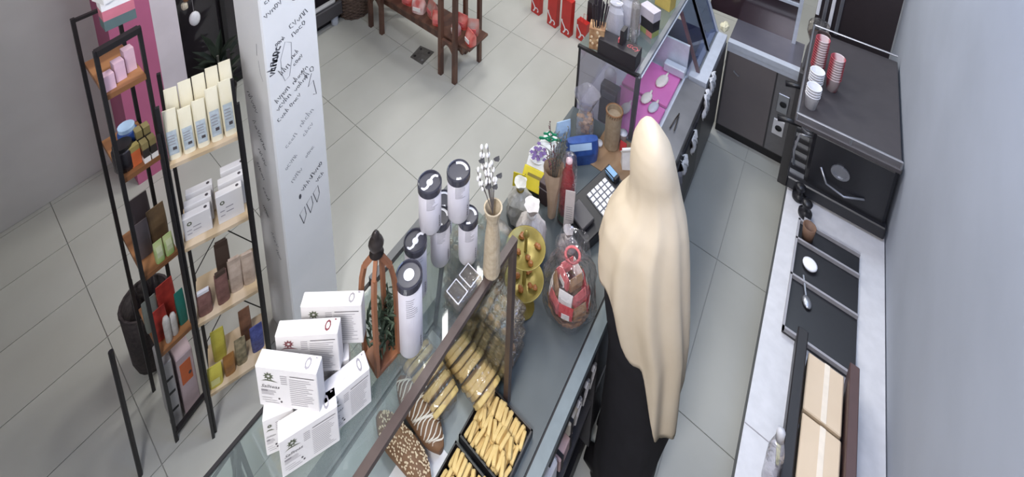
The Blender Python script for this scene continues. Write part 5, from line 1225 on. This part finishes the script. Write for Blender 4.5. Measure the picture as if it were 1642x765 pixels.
MB().tube([(-2.235+.09*math.cos(a), .36+.09*math.sin(a), .36) for a in [2*pi*k/20 for k in range(21)]], .007, 6).build('basket_rim', DBK, t)
MB().tube([(-2.14, .34, .30), (-2.115, .335, .34), (-2.12, .36, .37), (-2.115, .385, .34), (-2.14, .38, .30)], .004, 6).build('pale_handle', mat('pale_wire', (190, 186, 184), .4, .3), t)
for k in range(5): MB().lathe([(.012, 0), (.013, .30), (.006, .36), (.006, .42), (0, .42)], 10, (-2.235+.04*math.cos(k*1.3), .36+.04*math.sin(k*1.3), .06)).build('dark_bottle', mat('dark_bottle', (52, 46, 50), .3), t, smooth=True)
o = MB().tube([(-1.868, .182, 0), (-1.868, .182, .72)], .008, 8); o = o.build('black_pole', BLACK); tag(o, 'slim black upright pole at the lower left edge', 'pole')
# small black frame stand by the cartons
t = thing('wire_stand', 'thin black wire display stand on the floor below the white cartons', 'stand', (-1.35, .30, 0))
c4 = [at(341, 768, .45), at(371, 724, .45), at(400, 790, .45), at(360, 820, .45)]
for a, b in zip(c4, c4[1:]+c4[:1]): MB().tube([a, b], .0065, 6).build('top_rail', BLACK, t)
for c in c4: MB().tube([c, (c.x, c.y, 0)], .0065, 6).build('leg', BLACK, t)
m0 = (c4[0]+c4[2])/2
t = thing('sign_easel', 'folding black easel stand leaning beside the glass bakery case front', 'easel', (-1.15, .30, 0))
tp = at(381, 711, .72)
for dx, dy in ((.10, -.10), (.07, .07), (-.04, -.10)): MB().bar(tp, (tp.x+dx*.9, tp.y+dy*.9, .002), .013).build('leg', BLACK, t)

# ================================================================ wooden display bench with red packets, floor drain, red bags
t = thing('display_bench', 'dark stained wooden display bench with tall posts holding red packets', 'bench', (-2.7, 2.5, 0))
SZ = .36
MB().bx(-3.36, -2.05, 2.40, 2.63, SZ-.025, SZ).build('seat_board', WOODB, t, bevel=.006)
MB().bx(-3.30, -2.14, 2.415, 2.435, SZ-.085, SZ-.025).build('apron', WOODB, t); MB().bx(-3.30, -2.14, 2.60, 2.62, SZ-.085, SZ-.025).build('apron', WOODB, t)
for x in (-3.2, -3.05, -2.33, -2.18):
    MB().bar((x, 2.375, 0), (x, 2.385, .98), .034, .032).build('post', WOODB, t)
    MB().bar((x+.01, 2.665, 0), (x+.01, 2.655, .98), .030, .030).build('post', WOODB, t)
for x in (-3.2, -2.33):                                      # curved haunches between the paired posts
    for y in (2.38, 2.66):
        q = MB(); n_ = 8; top_ = [(x+.017+.116*i/n_, SZ-.02) for i in range(n_+1)]; bot = [(x+.017+.116*i/n_, SZ-.11+.065*math.sin(pi*i/n_)) for i in range(n_+1)]
        q.prism([(a, b) for a, b in top_]+[(a, b) for a, b in bot[::-1]], -.012, .012, Matrix(((1, 0, 0, 0), (0, 0, -1, y), (0, 1, 0, 0), (0, 0, 0, 1)))); q.build('curved_rail', WOODB, t)
q = MB(); q.prism([(2.395, SZ-.03), (2.635, SZ-.03), (2.60, SZ-.12), (2.515, SZ-.075), (2.43, SZ-.12)], -2.17, -2.145, Matrix(((0, 0, 1, 0), (1, 0, 0, 0), (0, 1, 0, 0), (0, 0, 0, 1)))); q.build('end_bracket', WOODB, t)
MB().bx(-3.26, -2.12, 2.36, 2.68, .98, 1.005).build('upper_board', WOODB, t)
REDK = mat('red_sweet_packet', (198, 58, 52), .45, c2=(228, 150, 140), scale=16, detail=1); REDT = mat('clear_red_packet', (196, 110, 96), .5, c2=(176, 152, 146), scale=14, detail=1); WRT = mat('white_red_packet', (228, 212, 208), .5, c2=(196, 96, 92), scale=14, detail=1)
for k, (x, y, w_, d_, h, m, lab, rz) in enumerate([(-3.22, 2.48, .12, .07, .12, REDK, 'red packet at the far left end of the wooden bench', .2), (-2.98, 2.50, .12, .08, .12, REDK, 'red packet on the bench just right of the left posts', -.2), (-2.82, 2.49, .12, .08, .11, REDK, 'red packet on the bench, third from the left', .1), (-2.67, 2.47, .12, .08, .12, WRT, 'white and red packet with white edge lying mid bench', .25), (-2.54, 2.50, .11, .07, .15, REDT, 'clear and red packet on the bench behind the white edged packet', -.3), (-2.44, 2.46, .09, .07, .12, REDK, 'orange red packet beside the right posts on the bench', .3),
     (-2.25, 2.47, .08, .06, .11, WRT, 'white packet between the right posts of the bench', -.2), (-2.26, 2.56, .10, .07, .12, REDK, 'red packet behind the right posts of the bench', .1), (-2.14, 2.55, .09, .07, .14, REDT, 'clear pinkish packet near the right end of the bench', .5), (-2.09, 2.46, .09, .07, .12, REDK, 'red packet at the right end of the bench', -.3)]):
    t2 = pouch('sweet_packet', lab, 'packet', (x, y, SZ+.0005), rz, w_, d_, h, m, None, tilt=(-.12*0, 0), group='red packets on the wooden bench')
    MB().bx(-w_*.3, w_*.3, -d_*.5-.003, -d_*.5+.004, h*.22, h*.5).build('packet_label', PAPER if k % 3 == 0 else PNK, t2, local=True)
t = thing('floor_drain', 'square grey metal floor drain cover in front of the wooden bench', 'drain', (-2.58, 2.43, .0005))
dr = [at(658, 92, 0), at(674, 74, 0), at(696, 84, 0), at(677, 104, 0)]
q = MB().hexa([(p.x, p.y, .0005) for p in (dr[0], dr[3], dr[2], dr[1])]+[(p.x, p.y, .006) for p in (dr[0], dr[3], dr[2], dr[1])]); q.build('cover', mat('worn_drain_metal', (104, 102, 98), .6, .3, c2=(84, 80, 78), scale=30), t)
for a, b in ((.2, .2), (.8, .2), (.8, .8), (.2, .8)):
    p = (dr[0]*(1-a)+dr[3]*a)*(1-b)+(dr[1]*(1-a)+dr[2]*a)*b; MB().lathe([(.012, .006), (.012, .0075), (0, .0075)], 10, (p.x, p.y, 0)).build('bolt', STEEL if a > b else BLACK, t)
REDG = mat('glossy_red_bag', (196, 44, 38), .35, c2=(178, 36, 32), scale=8)
for k, (px, py, lab) in enumerate([(858, 22, 'red gift bag standing furthest left in the row on the shop floor'), (884, 42, 'red gift bag second from the left on the shop floor'), (906, 57, 'red gift bag third from the left on the shop floor'), (931, 66, 'red gift bag with a large white swirl next to the cold case')]):
    p = at(px, py, 0); h = [.30, .34, .36, .19][k]
    t = thing('gift_bag', lab, 'gift bag', (p.x, p.y+.03, .0005), -.15, 'red gift bags on the shop floor')
    w_ = .10; MB().hexa([(-w_/2, -.03, 0), (w_/2, -.03, 0), (w_/2, .03, 0), (-w_/2, .03, 0), (-w_/2-.004, -.026, h), (w_/2+.004, -.026, h), (w_/2+.004, .026, h), (-w_/2-.004, .026, h)]).build('bag_body', REDG, t, local=True, bevel=.002)
    q = MB()
    q.ribbon([(-.02+.02*math.sin(u*5), .02+u*.13) for u in [i/10 for i in range(11)]], .014, Matrix(((1, 0, 0, 0), (0, 0, -1, -.0312), (0, 1, 0, 0), (0, 0, 0, 1)))); q.build('white_swirl', WHITEP, t, local=True)
    q = MB(); q.ribbon([(.02*math.cos(a)+.02, .05+.022*math.sin(a)) for a in [i*.5 for i in range(-2, 6)]], .012, Matrix(((1, 0, 0, 0), (0, 0, -1, -.0314), (0, 1, 0, 0), (0, 0, 0, 1)))); q.build('white_curl', WHITEP, t, local=True)
    for s_ in (-.026, .026): MB().tube([(-.02, s_, h-.01), (-.018, s_, h+.05), (.018, s_, h+.05), (.02, s_, h-.01)], .002, 5).build('handle', REDG, t, local=True)
o = MB().bx(-1.62, -1.52, 3.50, 3.60, .0005, .34); tag(o.build('dark_box', mat('black_sign_board', (44, 40, 44), .45), bevel=.004), 'dark tall box behind the red gift bag beside the cold case', 'box')
# dark low bench and wicker basket by the window
t = thing('dark_bench', 'dark grey low bench with a pale cushion and round steel foot by the window', 'bench', (-3.3, 2.0, 0))
bA = at(537, 38, 0)
MB().bx(-3.46, bA.x+.06, 1.55, bA.y+.05, .11, .24).build('bench_body', mat('charcoal_bench', (72, 70, 74), .6), t, bevel=.006)
MB().bx(-3.44, bA.x+.0, 1.58, bA.y+.0, .24, .275).build('pale_cushion', mat('pale_grey_cushion', (176, 176, 178), .8), t, bevel=.012)
for y in (1.62, bA.y): MB().lathe([(.03, 0), (.032, .004), (.032, .11)], 16, (bA.x, y, 0)).build('steel_foot', PALEST, t, smooth=True)
b = at(557, 24, 0); b = Vector((b.x-.0, b.y+.08, .0005)); t = thing('wicker_basket', 'round brown wicker basket beside the dark grey bench', 'basket', b)
q = MB(); wicker(q, [(.13, .008), (.155, .12), (.15, .24)], n=30, rr=.009); q.lathe([(.13, 0), (.13, .008), (0, .008)], 24); q.build('woven_body', mat('dark_wicker', (112, 92, 80), .8, c2=(78, 62, 54), scale=40, bump=.5), t, local=True)
# dark plant behind the shelf unit, before the dark window
b = Vector((-3.30, 1.16, .0005)); t = thing('potted_plant', 'dark leafy plant in a dark pot before the shop window behind the cream bags', 'plant', b)
MB().lathe([(.07, 0), (.09, .20), (.095, .22), (.085, .22), (.08, .19), (0, .19)], 18).build('pot', mat('dark_pot', (50, 46, 46), .5), t, local=True, smooth=True)
LF = mat('dark_green_leaf', (44, 54, 42), .5, c2=(32, 42, 34), scale=12)
for i in range(26):
    a = i*2.4; z = .22+.011*i; r = .10+.10*R.random(); e = Vector((r*math.cos(a), r*math.sin(a), z+R.uniform(.02, .16)))
    MB().leaf(Vector((0, 0, z*.9)), e, .05, cup=.12).build('leaf', LF, t, local=True)
MB().tube([(0, 0, .19), (0, 0, .5)], .008, 6).build('stem', DRYG, t, local=True)
"""figurines on the sill"""
t = thing('white_ornament', 'small white oval ornament hanging in front of the dark window', 'ornament', (-3.40, 1.09, .80))
q = MB().ell((-3.40, 1.09, .80), (.02, .035, .055), 12, 8); q.build('oval', WHITEP, t, smooth=True); MB().tube([(-3.40, 1.09, .85), (-3.40, 1.09, 2.88)], .0015, 5).build('cord', PRINT, t)
t = thing('bronze_garland', 'bronze and cream hanging garland beside the pale pilaster', 'garland', (-3.41, 1.04, .9))
for i in range(9): MB().ell((-3.41, 1.045+.015*math.sin(i*2), .92+.055*i), (.02, .022, .03), 8, 6, .1).build('bead', [mat('cream_bead', (206, 196, 176), .6), mat('bronze_bead', (122, 84, 54), .4)][i % 2], t)
MB().tube([(-3.41, 1.045, .9), (-3.41, 1.045, 2.88)], .002, 5).build('cord', PRINT, t)
